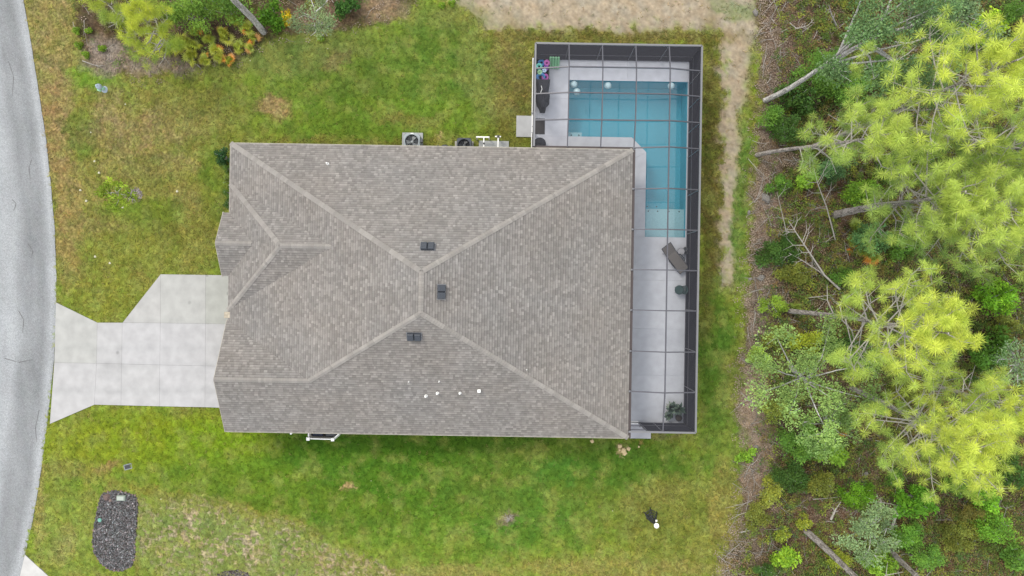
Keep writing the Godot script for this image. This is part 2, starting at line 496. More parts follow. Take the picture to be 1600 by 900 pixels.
func make_ground() -> void:
	var n1 := noise(101, 0.012, 3)
	var n2 := noise(102, 0.05, 3)
	var n3 := noise(103, 0.11, 3)
	var n4 := noise(104, 0.03, 4)
	var n5 := noise(105, 0.3, 2)
	var total := NX * NY
	var wx := PackedFloat32Array()
	var wy := PackedFloat32Array()
	wx.resize(total)
	wy.resize(total)
	gcol.resize(total)
	gcls.resize(total)
	var lawn := A(128, 148, 56)
	var dry := A(152, 136, 86)
	var sand := A(178, 164, 142)
	var sand_dark := A(154, 139, 116)
	var floor_brown := A(106, 90, 74)
	var floor_dark := A(74, 66, 46)
	var floor_olive := A(104, 106, 58)
	for j in NY:
		for i in NX:
			var q := j * NX + i
			var px := float(GX + i * STEP)
			var py := float(GY + j * STEP)
			var a := n1.get_noise_2d(px, py)
			var b := n2.get_noise_2d(px, py)
			var d := n2.get_noise_2d(px + 900.0, py)
			var x := px + a * 10.0 + b * 9.0
			var y := py + n1.get_noise_2d(px, py + 700.0) * 10.0 + d * 9.0
			wx[q] = x
			wy[q] = y
			var m4 := n4.get_noise_2d(px, py)
			var sd := sand_depth(x, y)
			var wd := woods_depth(x, y)
			gcls[q] = 2 if wd > 0.0 else 1 if sd > 0.0 else 0
			var c := lawn.lerp(dry, clampf(0.18 + m4 * 0.7, 0.0, 0.5))
			if sd > -24.0:
				c = c.lerp(sand.lerp(sand_dark, clampf(0.3 + b * 1.1, 0.0, 1.0)), smoothstep(-14.0, 12.0, sd + b * 18.0))
			if wd > -10.0:
				var f := floor_brown.lerp(floor_dark, clampf(0.4 + m4 * 1.4, 0.0, 1.0)).lerp(floor_olive, clampf(b * 1.5, 0.0, 0.7))
				c = c.lerp(f, smoothstep(-10.0, 8.0, wd + b * 8.0))
			gcol[q] = c
	for p in patch_list():
		var c := A(p[5], p[6], p[7])
		var reach := maxf(p[2], p[3]) * 1.35 + 30.0
		var ca := cos(deg_to_rad(p[4]))
		var sa := sin(deg_to_rad(p[4]))
		for j in range(maxi(0, int((p[1] - reach - GY) / STEP)), mini(NY, int((p[1] + reach - GY) / STEP) + 1)):
			for i in range(maxi(0, int((p[0] - reach - GX) / STEP)), mini(NX, int((p[0] + reach - GX) / STEP) + 1)):
				var q := j * NX + i
				var dx: float = wx[q] - p[0]
				var dy: float = wy[q] - p[1]
				var u: float = (dx * ca + dy * sa) / p[2]
				var v: float = (-dx * sa + dy * ca) / p[3]
				var r2 := u * u + v * v
				if r2 > 1.8:
					continue
				var w: float = minf(1.0, p[8] * 1.12) * (1.0 - smoothstep(0.25, 1.7, r2))
				var px := float(GX + i * STEP)
				var py := float(GY + j * STEP)
				w *= lerpf(1.0, smoothstep(-0.08, 0.26, n3.get_noise_2d(px, py) + 0.6 * n4.get_noise_2d(px * 0.6, py * 0.6)), minf(1.0, p[9] * 0.45))
				gcol[q] = gcol[q].lerp(c, w)
	var pos := PackedVector3Array()
	pos.resize(total)
	for j in NY:
		for i in NX:
			var q := j * NX + i
			var px := float(GX + i * STEP)
			var py := float(GY + j * STEP)
			var soft := 0.45 if gcls[q] == 1 else 1.0
			var f := 1.0 + soft * (0.34 * n3.get_noise_2d(px + 333.0, py) + 0.26 * n5.get_noise_2d(px, py))
			var t := n4.get_noise_2d(px, py + 500.0) * 0.10
			var c := gcol[q]
			if gcls[q] == 0:
				var v := n4.get_noise_2d(px * 0.75 + 90.0, py * 0.75) + 0.5 * n1.get_noise_2d(px * 2.0, py * 2.0 + 300.0)
				c = c.lerp(A(146, 152, 82), clampf(v * 0.95, 0.0, 0.5)).lerp(A(72, 104, 36), clampf(-v * 0.6 - 0.05, 0.0, 0.28))
			gcol[q] = Color(c.r * f * (1.0 + t), c.g * f, c.b * f * (1.0 - t))
			var w := survey(px, py)
			var deep := 0.0
			if px < curve_at(ROAD_EDGE, py) - 4.0:
				deep = 0.05
			pos[q] = Vector3(w.x, 0.014 * n2.get_noise_2d(px, py + 50.0) - deep + (0.05 * maxf(0.0, n4.get_noise_2d(px, py)) if gcls[q] == 2 else 0.0), w.z)
	var names := ["lawn", "sand_track", "woodland_floor"]
	for k in 3:
		var idx := PackedInt32Array()
		for j in NY - 1:
			for i in NX - 1:
				var q := j * NX + i
				if gcls[q] != k:
					continue
				var l := to_lot(pos[q])
				if l.x > 1.2 and l.x < 10.42 and l.z > -13.6 and l.z < 7.8:
					continue                              # under the pool deck
				for e in [q, q + 1, q + NX + 1, q, q + NX + 1, q + NX]:
					idx.append(e)
		var remap := {}
		var vp := PackedVector3Array()
		var vc := PackedColorArray()
		for n in idx.size():
			var e := idx[n]
			if not remap.has(e):
				remap[e] = vp.size()
				vp.append(pos[e])
				vc.append(gcol[e])
			idx[n] = remap[e]
		var arrays := []
		arrays.resize(Mesh.ARRAY_MAX)
		arrays[Mesh.ARRAY_VERTEX] = vp
		arrays[Mesh.ARRAY_COLOR] = vc
		arrays[Mesh.ARRAY_INDEX] = idx
		var up := PackedVector3Array()
		up.resize(vp.size())
		up.fill(Vector3.UP)
		arrays[Mesh.ARRAY_NORMAL] = up
		var me := ArrayMesh.new()
		me.add_surface_from_arrays(Mesh.PRIMITIVE_TRIANGLES, arrays)
		put(names[k], me, M.sand if k == 1 else M.ground).set_meta("kind", "structure")
	# the land beyond, out to the horizon
	var a0 := survey(GX, GY)
	var a1 := survey(GX + (NX - 1) * STEP, GY + (NY - 1) * STEP)
	var st := begin()
	st.set_color(A(118, 124, 66))
	for r in [[-180.0, -180.0, 180.0, a0.z], [-180.0, a1.z, 180.0, 180.0], [-180.0, a0.z, a0.x, a1.z], [a1.x, a0.z, 180.0, a1.z]]:
		quad(st, Vector3(r[0], -0.06, r[1]), Vector3(r[2], -0.06, r[1]), Vector3(r[2], -0.06, r[3]), Vector3(r[0], -0.06, r[3]))
	struct("ground", st, M.ground)

func ground_color(px: float, py: float) -> Color:
	var i := clampi(int((px - GX) / STEP + 0.5), 0, NX - 1)
	var j := clampi(int((py - GY) / STEP + 0.5), 0, NY - 1)
	return gcol[j * NX + i]

func ground_class(px: float, py: float) -> int:
	var i := clampi(int((px - GX) / STEP + 0.5), 0, NX - 1)
	var j := clampi(int((py - GY) / STEP + 0.5), 0, NY - 1)
	return gcls[j * NX + i]

var drive_poly := PackedVector2Array()
var corner_poly := PackedVector2Array()
var mulch_poly := PackedVector2Array()

func blocked(px: float, py: float) -> bool:
	if px < curve_at(ROAD_EDGE, py) + 3.0 * sin(py * 0.9) * sin(py * 0.23) - 0.5:
		return true
	var w := survey(px, py)
	var l := to_lot(w)
	if l.x > -15.5 and l.x < 6.3 and l.z > -7.45 and l.z < 7.9:
		return true
	if l.x > 0.95 and l.x < 10.55 and l.z > -13.85 and l.z < 8.02:
		return true
	var p := Vector2(w.x, w.z)
	if px < 380 and py > 420 and py < 670 and Geometry2D.is_point_in_polygon(p, drive_poly):
		return true
	if py > 755 and px < 225 and (Geometry2D.is_point_in_polygon(p, mulch_poly) or Geometry2D.is_point_in_polygon(p, corner_poly)):
		return true
	if (px > 805 and px < 836 and py > 180 and py < 216) or (px > 983 and px < 1018 and py > 670 and py < 686):
		return true
	return px > 628 and px < 797 and py > 206 and py < 240 and (px < 664 or px > 708)

# ---------------------------------------------------------------- road and driveway

func make_road() -> void:
	# tone across the road, from the verge edge inwards: distance in metres, tone
	var across := [[0.0, 178.0], [0.12, 188.0], [0.35, 188.0], [0.5, 168.0], [0.8, 152.0], [1.3, 158.0], [1.7, 154.0], [2.1, 172.0], [2.6, 188.0], [3.3, 182.0], [3.9, 174.0], [4.6, 180.0], [5.4, 176.0], [6.3, 184.0], [6.9, 172.0], [7.4, 188.0]]
	var n := noise(201, 0.25, 3)
	var st := begin()
	var rows := []
	for y in range(-200, 1101, 10):
		var row := []
		var e := curve_at(ROAD_EDGE, y)
		var slope := (curve_at(ROAD_EDGE, y + 20) - curve_at(ROAD_EDGE, y - 20)) / 40.0
		var base := survey(e, y)
		var inward := Vector3(-1, 0, slope).normalized()
		for k in 31:
			var d := k * 7.4 / 30.0
			if k == 0:
				base.x += 0.03 * n.get_noise_2d(y * 0.3, 5.0)
			var p := base + inward * d
			var tone := curve_at(across, d) + 12.0 * n.get_noise_2d(p.x * 6.0, p.z * 0.7) + 9.0 * n.get_noise_2d(p.x * 1.2, p.z * 1.2 + 40.0)
			row.append([Vector3(p.x, 0.035, p.z), A(tone * 0.965, tone * 0.99, tone * 1.015)])
		rows.append(row)
	for r in rows.size() - 1:
		for k in 30:
			for e in [rows[r][k + 1], rows[r][k], rows[r + 1][k], rows[r][k + 1], rows[r + 1][k], rows[r + 1][k + 1]]:
				st.set_color(e[1])
				st.add_vertex(e[0])
		for k in [0, 30]:
			var a: Vector3 = rows[r][k][0]
			var b: Vector3 = rows[r + 1][k][0]
			st.set_color(rows[r][k][1])
			quad(st, a, b, b + Vector3(0, -0.1, 0), a + Vector3(0, -0.1, 0))
	var road := struct("road", st, M.asphalt)
	for c in [[44, 380, 52, 392, 50, 402], [20, 312, 26, 318, 22, 330], [30, 486, 38, 500, 36, 520], [8, 560, 30, 566, 52, 562], [62, 640, 56, 668, 58, 690], [14, 96, 22, 120, 20, 150], [50, 250, 46, 262, 48, 280]]:
		var f := begin()
		f.set_color(Color(0.1, 0.1, 0.105))
		for k in 2:
			var a := survey(c[k * 2], c[k * 2 + 1])
			var b := survey(c[k * 2 + 2], c[k * 2 + 3])
			var side := (b - a).cross(Vector3.UP).normalized() * 0.022
			var up := Vector3(0, 0.0395, 0)
			quad(f, a + side + up, b + side * 0.5 + up, b - side * 0.5 + up, a - side + up)
		obj("crack", f, M.asphalt, road)

func make_driveway() -> void:
	drive_poly = poly_of([[89, 472], [153, 504], [192, 504], [252, 428], [384, 430], [384, 638], [148, 632], [79, 662]])
	corner_poly = poly_of([[40, 866], [86, 908], [60, 960], [10, 960]])
	mulch_poly = poly_of(MULCH)
	var drive := Node3D.new()
	drive.name = "driveway"
	add_child(drive)
	drive.set_meta("kind", "structure")
	var slabs := [
		[[192.5, 504], [251.5, 429], [251.5, 504.5]], [[251.5, 428.5], [322, 429.5], [322, 505.5], [251.5, 504.5]], [[322, 429.5], [384, 430.5], [384, 507], [322, 505.5]],
		[[88.5, 472.5], [153, 504], [152, 567.5], [86, 566.5]], [[153, 504], [192, 504], [191, 568.5], [152, 567.5]], [[192, 504], [251.5, 504.5], [250.5, 570], [191, 568.5]], [[251.5, 504.5], [322, 505.5], [321.5, 571.5], [250.5, 570]], [[322, 505.5], [384, 507], [384, 573], [321.5, 571.5]],
		[[86, 566.5], [152, 567.5], [148.5, 632], [79, 662]], [[152, 567.5], [191, 568.5], [190, 633], [148.5, 632]], [[191, 568.5], [250.5, 570], [250, 634.5], [190, 633]], [[250.5, 570], [321.5, 571.5], [321, 636], [250, 634.5]], [[321.5, 571.5], [384, 573], [384, 638], [321, 636]],
	]
	var tones := [-3, -4, -9, -4, 1, 3, 3, 2, 2, 2, 2, 4, 3]
	for k in slabs.size():
		add_slab(drive, "slab", slabs[k], 0.07, A(205 + tones[k], 205 + tones[k] * (0.7 if tones[k] < -2 else 1.0), 207 + tones[k] * 1.5), M.concrete, 0.008)
	var other := Node3D.new()
	other.name = "neighbouring_driveway"
	add_child(other)
	other.set_meta("kind", "structure")
	add_slab(other, "slab", [[40, 866], [86, 908], [60, 960], [10, 960], [32, 900]], 0.07, A(226, 226, 226), M.concrete, 0.012)

func add_slab(parent: Node, called: String, pts: Array, top: float, c: Color, m: Material, joint: float) -> void:
	var poly := poly_of(pts)
	add_slab_poly(parent, called, poly, top, c, m, joint)

func add_slab_poly(parent: Node, called: String, poly: PackedVector2Array, top: float, c: Color, m: Material, joint: float) -> void:
	var inner := Geometry2D.offset_polygon(poly, -joint * 0.5, Geometry2D.JOIN_MITER)
	if inner.is_empty():
		return
	var st := begin()
	st.set_color(c)
	prism(st, inner[0], top - 0.16, top)
	obj(called, st, m, parent)

# ---------------------------------------------------------------- house (built in lot axes: x east, z south)

const W := -15.92
const E := 6.65
const N := -7.87
const S := 8.31
const RX := -4.635
const RN := -0.75
const RS := 1.37
const RISE := 3.5
var slope_e := RISE / (E - RX)
var slope_n := RISE / (RN - N)
var slope_s := RISE / (S - RS)
var slope_w := RISE / (RX - W)

func roof_height(x: float, z: float) -> float:     # main hip only
	return EAVE + minf(minf((E - x) * slope_e, (x - W) * slope_w), minf((z - N) * slope_n, (S - z) * slope_s))

func on_roof(px: float, py: float, lift := 0.0) -> Vector3:    # lot point on the main roof under a survey mark
	var h := 5.0
	var l := Vector3.ZERO
	for i in 5:
		l = to_lot(survey(px, py, h + lift))
		h = roof_height(l.x, l.z)
	return Vector3(l.x, h, l.z)

func shingles(parent: Node, poly: Array, along: Vector3, tint: Color) -> void:
	# courses of laminated tabs over a planar roof face; the base sheet under them closes the face
	var n: Vector3 = (poly[1] - poly[0]).cross(poly[2] - poly[0]).normalized()
	if n.y < 0:
		n = -n
	var up := n.cross(along).normalized()
	if up.y < 0:
		up = -up
	var o: Vector3 = poly[0]
	for p in poly:
		if p.y < o.y:
			o = p
	var flat := []
	var top := 0.0
	for p in poly:
		var f := Vector2((p - o).dot(along), (p - o).dot(up))
		flat.append(f)
		top = maxf(top, f.y)
	var st := begin()
	st.set_color(Color(tint.r * 0.7, tint.g * 0.7, tint.b * 0.7))
	for i in range(1, poly.size() - 1):
		tri(st, poly[0] - n * 0.006, poly[i] - n * 0.006, poly[i + 1] - n * 0.006)
	var blot := noise(301, 0.35, 3)
	var step := 0.146
	for k in int(ceil(top / step)):
		var d0 := k * step
		var d1 := minf(d0 + step, top)
		var a := span(flat, d0 + 0.002)
		var b := span(flat, d1 - 0.002)
		if a.y - a.x < 0.02:
			continue
		var x := minf(a.x, b.x) - rng.randf() * 0.3
		var far := maxf(a.y, b.y)
		while x < far:
			var w := rng.randf_range(0.1, 0.24)
			var x1 := x + w
			var l0 := clampf(x, a.x, a.y)
			var r0 := clampf(x1, a.x, a.y)
			var l1 := clampf(x, b.x, b.y)
			var r1 := clampf(x1, b.x, b.y)
			x = x1
			if r0 - l0 < 0.004 and r1 - l1 < 0.004:
				continue
			var th := 0.008 + (0.012 if rng.randf() < 0.5 else 0.0)
			var f := rng.randf_range(0.85, 1.17)
			if rng.randf() < 0.1:
				f = rng.randf_range(1.16, 1.36)
			var w0 := o + along * l0 + up * d0
			f *= 1.0 + 0.09 * blot.get_noise_3d(w0.x, w0.y, w0.z)
			var warm := 0.03 * blot.get_noise_3d(w0.x * 0.5 + 70.0, w0.y, w0.z * 0.5)
			st.set_color(Color(tint.r * f * (1.0 + warm), tint.g * f, tint.b * f * (1.0 - warm)))
			var p0 := w0 + n * th
			var p1 := o + along * r0 + up * d0 + n * th
			var p2 := o + along * r1 + up * d1 + n * 0.001
			var p3 := o + along * l1 + up * d1 + n * 0.001
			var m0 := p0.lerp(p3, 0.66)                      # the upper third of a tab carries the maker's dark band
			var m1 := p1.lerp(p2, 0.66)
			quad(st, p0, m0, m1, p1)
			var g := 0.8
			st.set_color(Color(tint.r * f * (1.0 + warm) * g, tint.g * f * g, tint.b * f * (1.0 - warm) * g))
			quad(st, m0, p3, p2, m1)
			quad(st, w0, p0, p1, o + along * r0 + up * d0)
	stuff(obj("shingle_courses", st, M.shingle, parent))

func span(flat: Array, d: float) -> Vector2:
	var lo := INF
	var hi := -INF
	for i in flat.size():
		var p: Vector2 = flat[i]
		var q: Vector2 = flat[(i + 1) % flat.size()]
		if (p.y - d) * (q.y - d) <= 0.0 and absf(p.y - q.y) > 1e-6:
			var t := (d - p.y) / (q.y - p.y)
			var x := lerpf(p.x, q.x, t)
			lo = minf(lo, x)
			hi = maxf(hi, x)
	return Vector2(lo, hi) if hi > lo else Vector2.ZERO

func caps(parent: Node, a: Vector3, b: Vector3, n1: Vector3, n2: Vector3, tint: Color) -> void:   # folded cap shingles from a (low end) to b
	var d := (b - a)
	var total := d.length()
	d /= total
	var s1 := n1.cross(d).normalized()
	var s2 := n2.cross(d).normalized()
	var mid := (n1 + n2).normalized()
	if s1.dot(n2) > 0:
		s1 = -s1
	if s2.dot(n1) > 0:
		s2 = -s2
	var st := begin()
	var hold := 0
	var f := 1.0
	for k in int(total / 0.15):
		if hold <= 0:
			hold = rng.randi_range(1, 3)
			f = rng.randf_range(0.97, 1.22)
		hold -= 1
		var t := f * rng.randf_range(0.96, 1.04)
		st.set_color(Color(tint.r * t, tint.g * t, tint.b * t))
		var lo := a + d * (k * 0.15)
		var hi := lo + d * 0.19
		var c0 := lo + mid * 0.045
		var c1 := hi + mid * 0.022
		for side in [[s1, n1], [s2, n2]]:
			var e0: Vector3 = lo + side[0] * 0.135 + side[1] * 0.035
			var e1: Vector3 = hi + side[0] * 0.135 + side[1] * 0.016
			quad(st, c0, c1, e1, e0)
			quad(st, c0, e0, e0 - side[1] * 0.025, c0 - mid * 0.03)
			quad(st, e0, e1, e1 - side[1] * 0.016, e0 - side[1] * 0.03)
	stuff(obj("cap_shingles", st, M.shingle, parent))

func make_house() -> void:
	var house := thing("house", "single storey stucco house under a big taupe shingled hip roof beside the pool cage", "house", Vector3.ZERO, -SK)
	var tint := A(170, 165, 161, 1.68)
	# roof
	var st := begin()
	var under := EAVE - 0.16
	prism(st, PackedVector2Array([Vector2(W, N), Vector2(E, N), Vector2(E, S), Vector2(W, S)]), under, EAVE - 0.04)
	prism(st, PackedVector2Array([Vector2(-16.29, -3.97), Vector2(W - 0.002, -3.97), Vector2(W - 0.002, -0.41), Vector2(-16.29, -0.41)]), under, EAVE - 0.04)
	var roof := obj("roof", st, M.trim, house)
	var ex := Vector3(1, 0, 0)
	var ez := Vector3(0, 0, 1)
	var top_n := Vector3(RX, EAVE + RISE, RN)
	var top_s := Vector3(RX, EAVE + RISE, RS)
	var nw := Vector3(W, EAVE, N)
	var ne := Vector3(E, EAVE, N)
	var se := Vector3(E, EAVE, S)
	var sw := Vector3(W, EAVE, S)
	var gz := 5.19                                           # garage gable ridge
	var gh := EAVE + slope_s * (S - gz)
	var g_in := Vector3(W + (gh - EAVE) / slope_w, gh, gz)
	var g_out := Vector3(W - 0.06, gh, gz)
	var g_n := Vector3(W - 0.06, EAVE, 2.07)
	var sw_out := Vector3(W - 0.06, EAVE, S)
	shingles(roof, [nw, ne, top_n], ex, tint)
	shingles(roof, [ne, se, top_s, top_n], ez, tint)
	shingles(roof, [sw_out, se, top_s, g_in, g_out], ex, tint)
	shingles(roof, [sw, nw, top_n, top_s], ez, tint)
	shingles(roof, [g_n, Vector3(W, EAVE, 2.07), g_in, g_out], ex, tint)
	# front hipped wing
	var ap := Vector3(-12.4, EAVE + 1.95, -2.05)
	var re := Vector3(W + 1.95 / slope_w, EAVE + 1.95, -2.05)
	var w_s := Vector3(W, EAVE, 1.5)
	var w_n := Vector3(W, EAVE, -5.6)
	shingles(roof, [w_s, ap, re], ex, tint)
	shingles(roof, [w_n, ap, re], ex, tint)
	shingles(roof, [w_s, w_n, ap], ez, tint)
	# entry gable
	var eh := EAVE + 0.95
	var wing_w := 1.95 / (ap.x - W)
	var e_out := Vector3(-16.29, eh, -2.19)
	var e_in := Vector3(W + 0.95 / wing_w, eh, -2.19)
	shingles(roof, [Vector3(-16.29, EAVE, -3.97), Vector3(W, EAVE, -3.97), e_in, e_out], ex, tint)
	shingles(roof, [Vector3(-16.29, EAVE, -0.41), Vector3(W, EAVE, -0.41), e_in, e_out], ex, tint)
	# hip and ridge caps
	var nn := Vector3(0, 1, -slope_n).normalized()
	var ns := Vector3(0, 1, slope_s).normalized()
	var ne_ := Vector3(slope_e, 1, 0).normalized()
	var nw_ := Vector3(-slope_w, 1, 0).normalized()
	var sg := Vector3(0, 1, -slope_s).normalized()
	var pw := 1.95 / 3.55
	var cap := A(180, 175, 170, 1.66)
	caps(roof, nw, top_n, nn, nw_, cap)
	caps(roof, ne, top_n, nn, ne_, cap)
	caps(roof, se, top_s, ns, ne_, cap)
	caps(roof, g_in, top_s, ns, nw_, cap)
	caps(roof, top_s, top_n, ne_, nw_, cap)
	caps(roof, g_out, g_in, ns, sg, cap)
	caps(roof, w_s, ap, Vector3(0, 1, pw).normalized(), Vector3(-wing_w, 1, 0).normalized(), cap)
	caps(roof, w_n, ap, Vector3(0, 1, -pw).normalized(), Vector3(-wing_w, 1, 0).normalized(), cap)
	caps(roof, ap, re, Vector3(0, 1, pw).normalized(), Vector3(0, 1, -pw).normalized(), cap)
	caps(roof, e_out, e_in, Vector3(0, 1, 0.53).normalized(), Vector3(0, 1, -0.53).normalized(), cap)
	# drip edge and fascia boards
	var runs := [[Vector3(W, 0, N - 0.02), Vector3(E, 0, N - 0.02)], [Vector3(E + 0.02, 0, N), Vector3(E + 0.02, 0, S)], [Vector3(W, 0, S + 0.02), Vector3(E, 0, S + 0.02)], [Vector3(W - 0.02, 0, N), Vector3(W - 0.02, 0, -4.0)], [Vector3(-16.31, 0, -4.0), Vector3(-16.31, 0, -0.39)]]
	for r in runs:
		var f := begin()
		beam(f, r[0] + Vector3(0, EAVE - 0.09, 0), r[1] + Vector3(0, EAVE - 0.09, 0), 0.04, 0.17)
		obj("fascia", f, M.gutter if r[0].x > 6.0 else M.trim, house)
	for g in [[g_out, sw_out], [g_out, g_n], [e_out, Vector3(-16.29, EAVE, -3.97)], [e_out, Vector3(-16.29, EAVE, -0.41)]]:
		var f := begin()
		beam(f, g[0] + Vector3(0.0, -0.1, 0), g[1] + Vector3(0.0, -0.1, 0), 0.05, 0.18)
		obj("rake_board", f, M.trim, house)
	for g in [[Vector3(E + 0.1, EAVE - 0.09, N), Vector3(E + 0.1, EAVE - 0.09, S)], [Vector3(1.1, EAVE - 0.09, N - 0.1), Vector3(E + 0.16, EAVE - 0.09, N - 0.1)]]:
		var f := begin()
		beam(f, g[0], g[1], 0.11, 0.13)
		obj("gutter", f, M.gutter, house)
	# walls
	var xw := W + 0.45
	var xe := E - 0.45
	var zn := N + 0.45
	var zs := S - 0.45
	for r in [[Vector3((xw + xe) / 2, 1.21, zn), Vector3(xe - xw, 2.66, 0.2)], [Vector3((xw + xe) / 2, 1.21, zs), Vector3(xe - xw, 2.66, 0.2)], [Vector3(xw, 1.21, (zn + zs) / 2), Vector3(0.2, 2.66, zs - zn - 0.2)], [Vector3(xe, 1.21, (zn + zs) / 2), Vector3(0.2, 2.66, zs - zn - 0.2)]]:
		var f := begin()
		box(f, r[0], r[1])
		obj("wall", f, M.stucco, house)
	for g in [[g_out, S, 2.07, W + 0.4, W + 0.05], [e_out, -0.41, -3.97, -15.9, -16.2]]:
		var f := begin()
		var z0: float = g[1]
		var z1: float = g[2]
		for x in [g[4], g[4] + 0.1]:
			tri(f, Vector3(x, EAVE - 0.04, z0 - 0.1), Vector3(x, EAVE - 0.04, z1 + 0.1), Vector3(x, g[0].y - 0.08, g[0].z))
		obj("gable_wall", f, M.stucco, house)
	var pil := begin()
	soft_box(pil, Vector3(-15.95, 1.28, 1.78), Vector3(0.34, 2.95, 0.34), 0.02)
	obj("pillar", pil, M.stucco, house)
	for z in [-3.7, -0.7]:
		var f := begin()
		soft_box(f, Vector3(-16.05, 1.27, z), Vector3(0.32, 2.5, 0.32), 0.02)
		obj("pillar", f, M.stucco, house)
	# garage doors, entrance, windows
	for g in [[5.2, 4.9], [0.6, 1.7]]:
		var f := begin()
		for k in 4:
			box(f, Vector3(xw - 0.12, 0.38 + k * 0.56, g[0]), Vector3(0.05, 0.53, g[1]))
		obj("garage_door", f, M.white, house)
	var door := begin()
	box(door, Vector3(xw - 0.12, 1.1, -2.2), Vector3(0.05, 2.05, 1.0))
	var dm := obj("door", door, M.gutter, house)
	var hd := begin()
	box(hd, Vector3(xw - 0.18, 1.05, -1.85), Vector3(0.06, 0.12, 0.03))
	obj("handle", hd, M.alloy, dm)
	for w in [[xw - 0.11, -5.8, 1, 1.2], [-12.0, zs + 0.11, 0, 1.0], [-3.0, zs + 0.11, 0, 1.2], [2.5, zs + 0.11, 0, 1.0], [-9.0, zn - 0.11, 0, 1.0], [-12.5, zn - 0.11, 0, 1.0], [xe + 0.11, 3.6, 1, 2.6], [xe + 0.11, -3.0, 1, 2.6]]:
		var f := begin()
		var g := begin()
		var c := Vector3(w[0], 1.45, w[1])
		if w[2] == 1:
			c.z = w[1]
		var sz := Vector3(0.05, 1.3, w[3] + 0.16) if w[2] == 1 else Vector3(w[3] + 0.16, 1.3, 0.05)
		box(f, c, sz)
		box(g, c + (Vector3(signf(w[0] + 5.0) * 0.01, 0, 0) if w[2] == 1 else Vector3(0, 0, signf(w[1]) * 0.01)), sz - (Vector3(0, 0.14, 0.14) if w[2] == 1 else Vector3(0.14, 0.14, 0)))
		var wm := obj("window", f, M.trim, house)
		obj("pane", g, M.black, wm)
	# roof vents and pipes
	for v in [[668, 386, 0.0, 0.46, -slope_n], [689, 456, PI / 2, 0.0, 0.0], [647, 525, 0.0, 0.0, 0.0]]:
		var l := on_roof(v[0], v[1], 0.1)
		var e := 0.02
		var n := Vector3(roof_height(l.x - e, l.z) - roof_height(l.x + e, l.z), 2 * e, roof_height(l.x, l.z - e) - roof_height(l.x, l.z + e)).normalized()
		var side := (ez if v[2] > 0.1 else ex)
		side = (side - n * side.dot(n)).normalized()
		var b := Basis(side, n, side.cross(n))
		var f := begin()
		box(f, l + n * 0.025, Vector3(0.82, 0.02, 0.46), b)
		var vent := obj("roof_vent", f, M.alloy, house)
		for s in [-1, 1]:
			var h := begin()
			soft_box(h, l + n * 0.13 + side * (s * 0.185), Vector3(0.33, 0.2, 0.40), 0.03, b)
			for k in 3:
				box(h, l + n * 0.235 + side * (s * 0.185) + b.z * (0.1 * k - 0.1), Vector3(0.3, 0.012, 0.015), b)
			obj("hood", h, M.vent, vent)
		var br := begin()
		box(br, l + n * 0.07, Vector3(0.04, 0.1, 0.38), b)
		obj("bridge", br, M.black, vent)
	for v in [[638, 597, .022, .2], [685.5, 597, .024, .28], [664.5, 620, .046, .35], [682.5, 615.5, .046, .35], [718, 615.5, .042, .35], [510, 254.5, .04, .3], [823, 578, .018, .15]]:
		var l := on_roof(v[0], v[1], v[3])
		var f := begin()
		lathe(f, l, [[v[2] * 1.9, 0.0], [v[2] * 1.9, 0.03], [v[2], 0.07], [v[2], v[3]], [v[2] * 0.7, v[3] + 0.012], [0.0, v[3] + 0.012]], 12)
		obj("vent_pipe", f, M.pvc, house)
	var sq := on_roof(748.5, 611, 0.2)
	var q := begin()
	soft_box(q, sq + Vector3(0, 0.12, 0), Vector3(0.17, 0.25, 0.17), 0.015)
	obj("exhaust_hood", q, M.pvc, house)

# ---------------------------------------------------------------- pool and deck (lot axes)

const POOL := [[3.2, -12.52], [10.33, -12.52], [10.33, -3.2], [7.92, -3.2], [7.92, -8.27], [7.04, -9.15], [3.2, -9.15]]
const DECK_Y := 0.1

func lot_poly(pts: Array) -> PackedVector2Array:
	var out := PackedVector2Array()
	for p in pts:
		out.append(Vector2(p[0], p[1]))
	return out

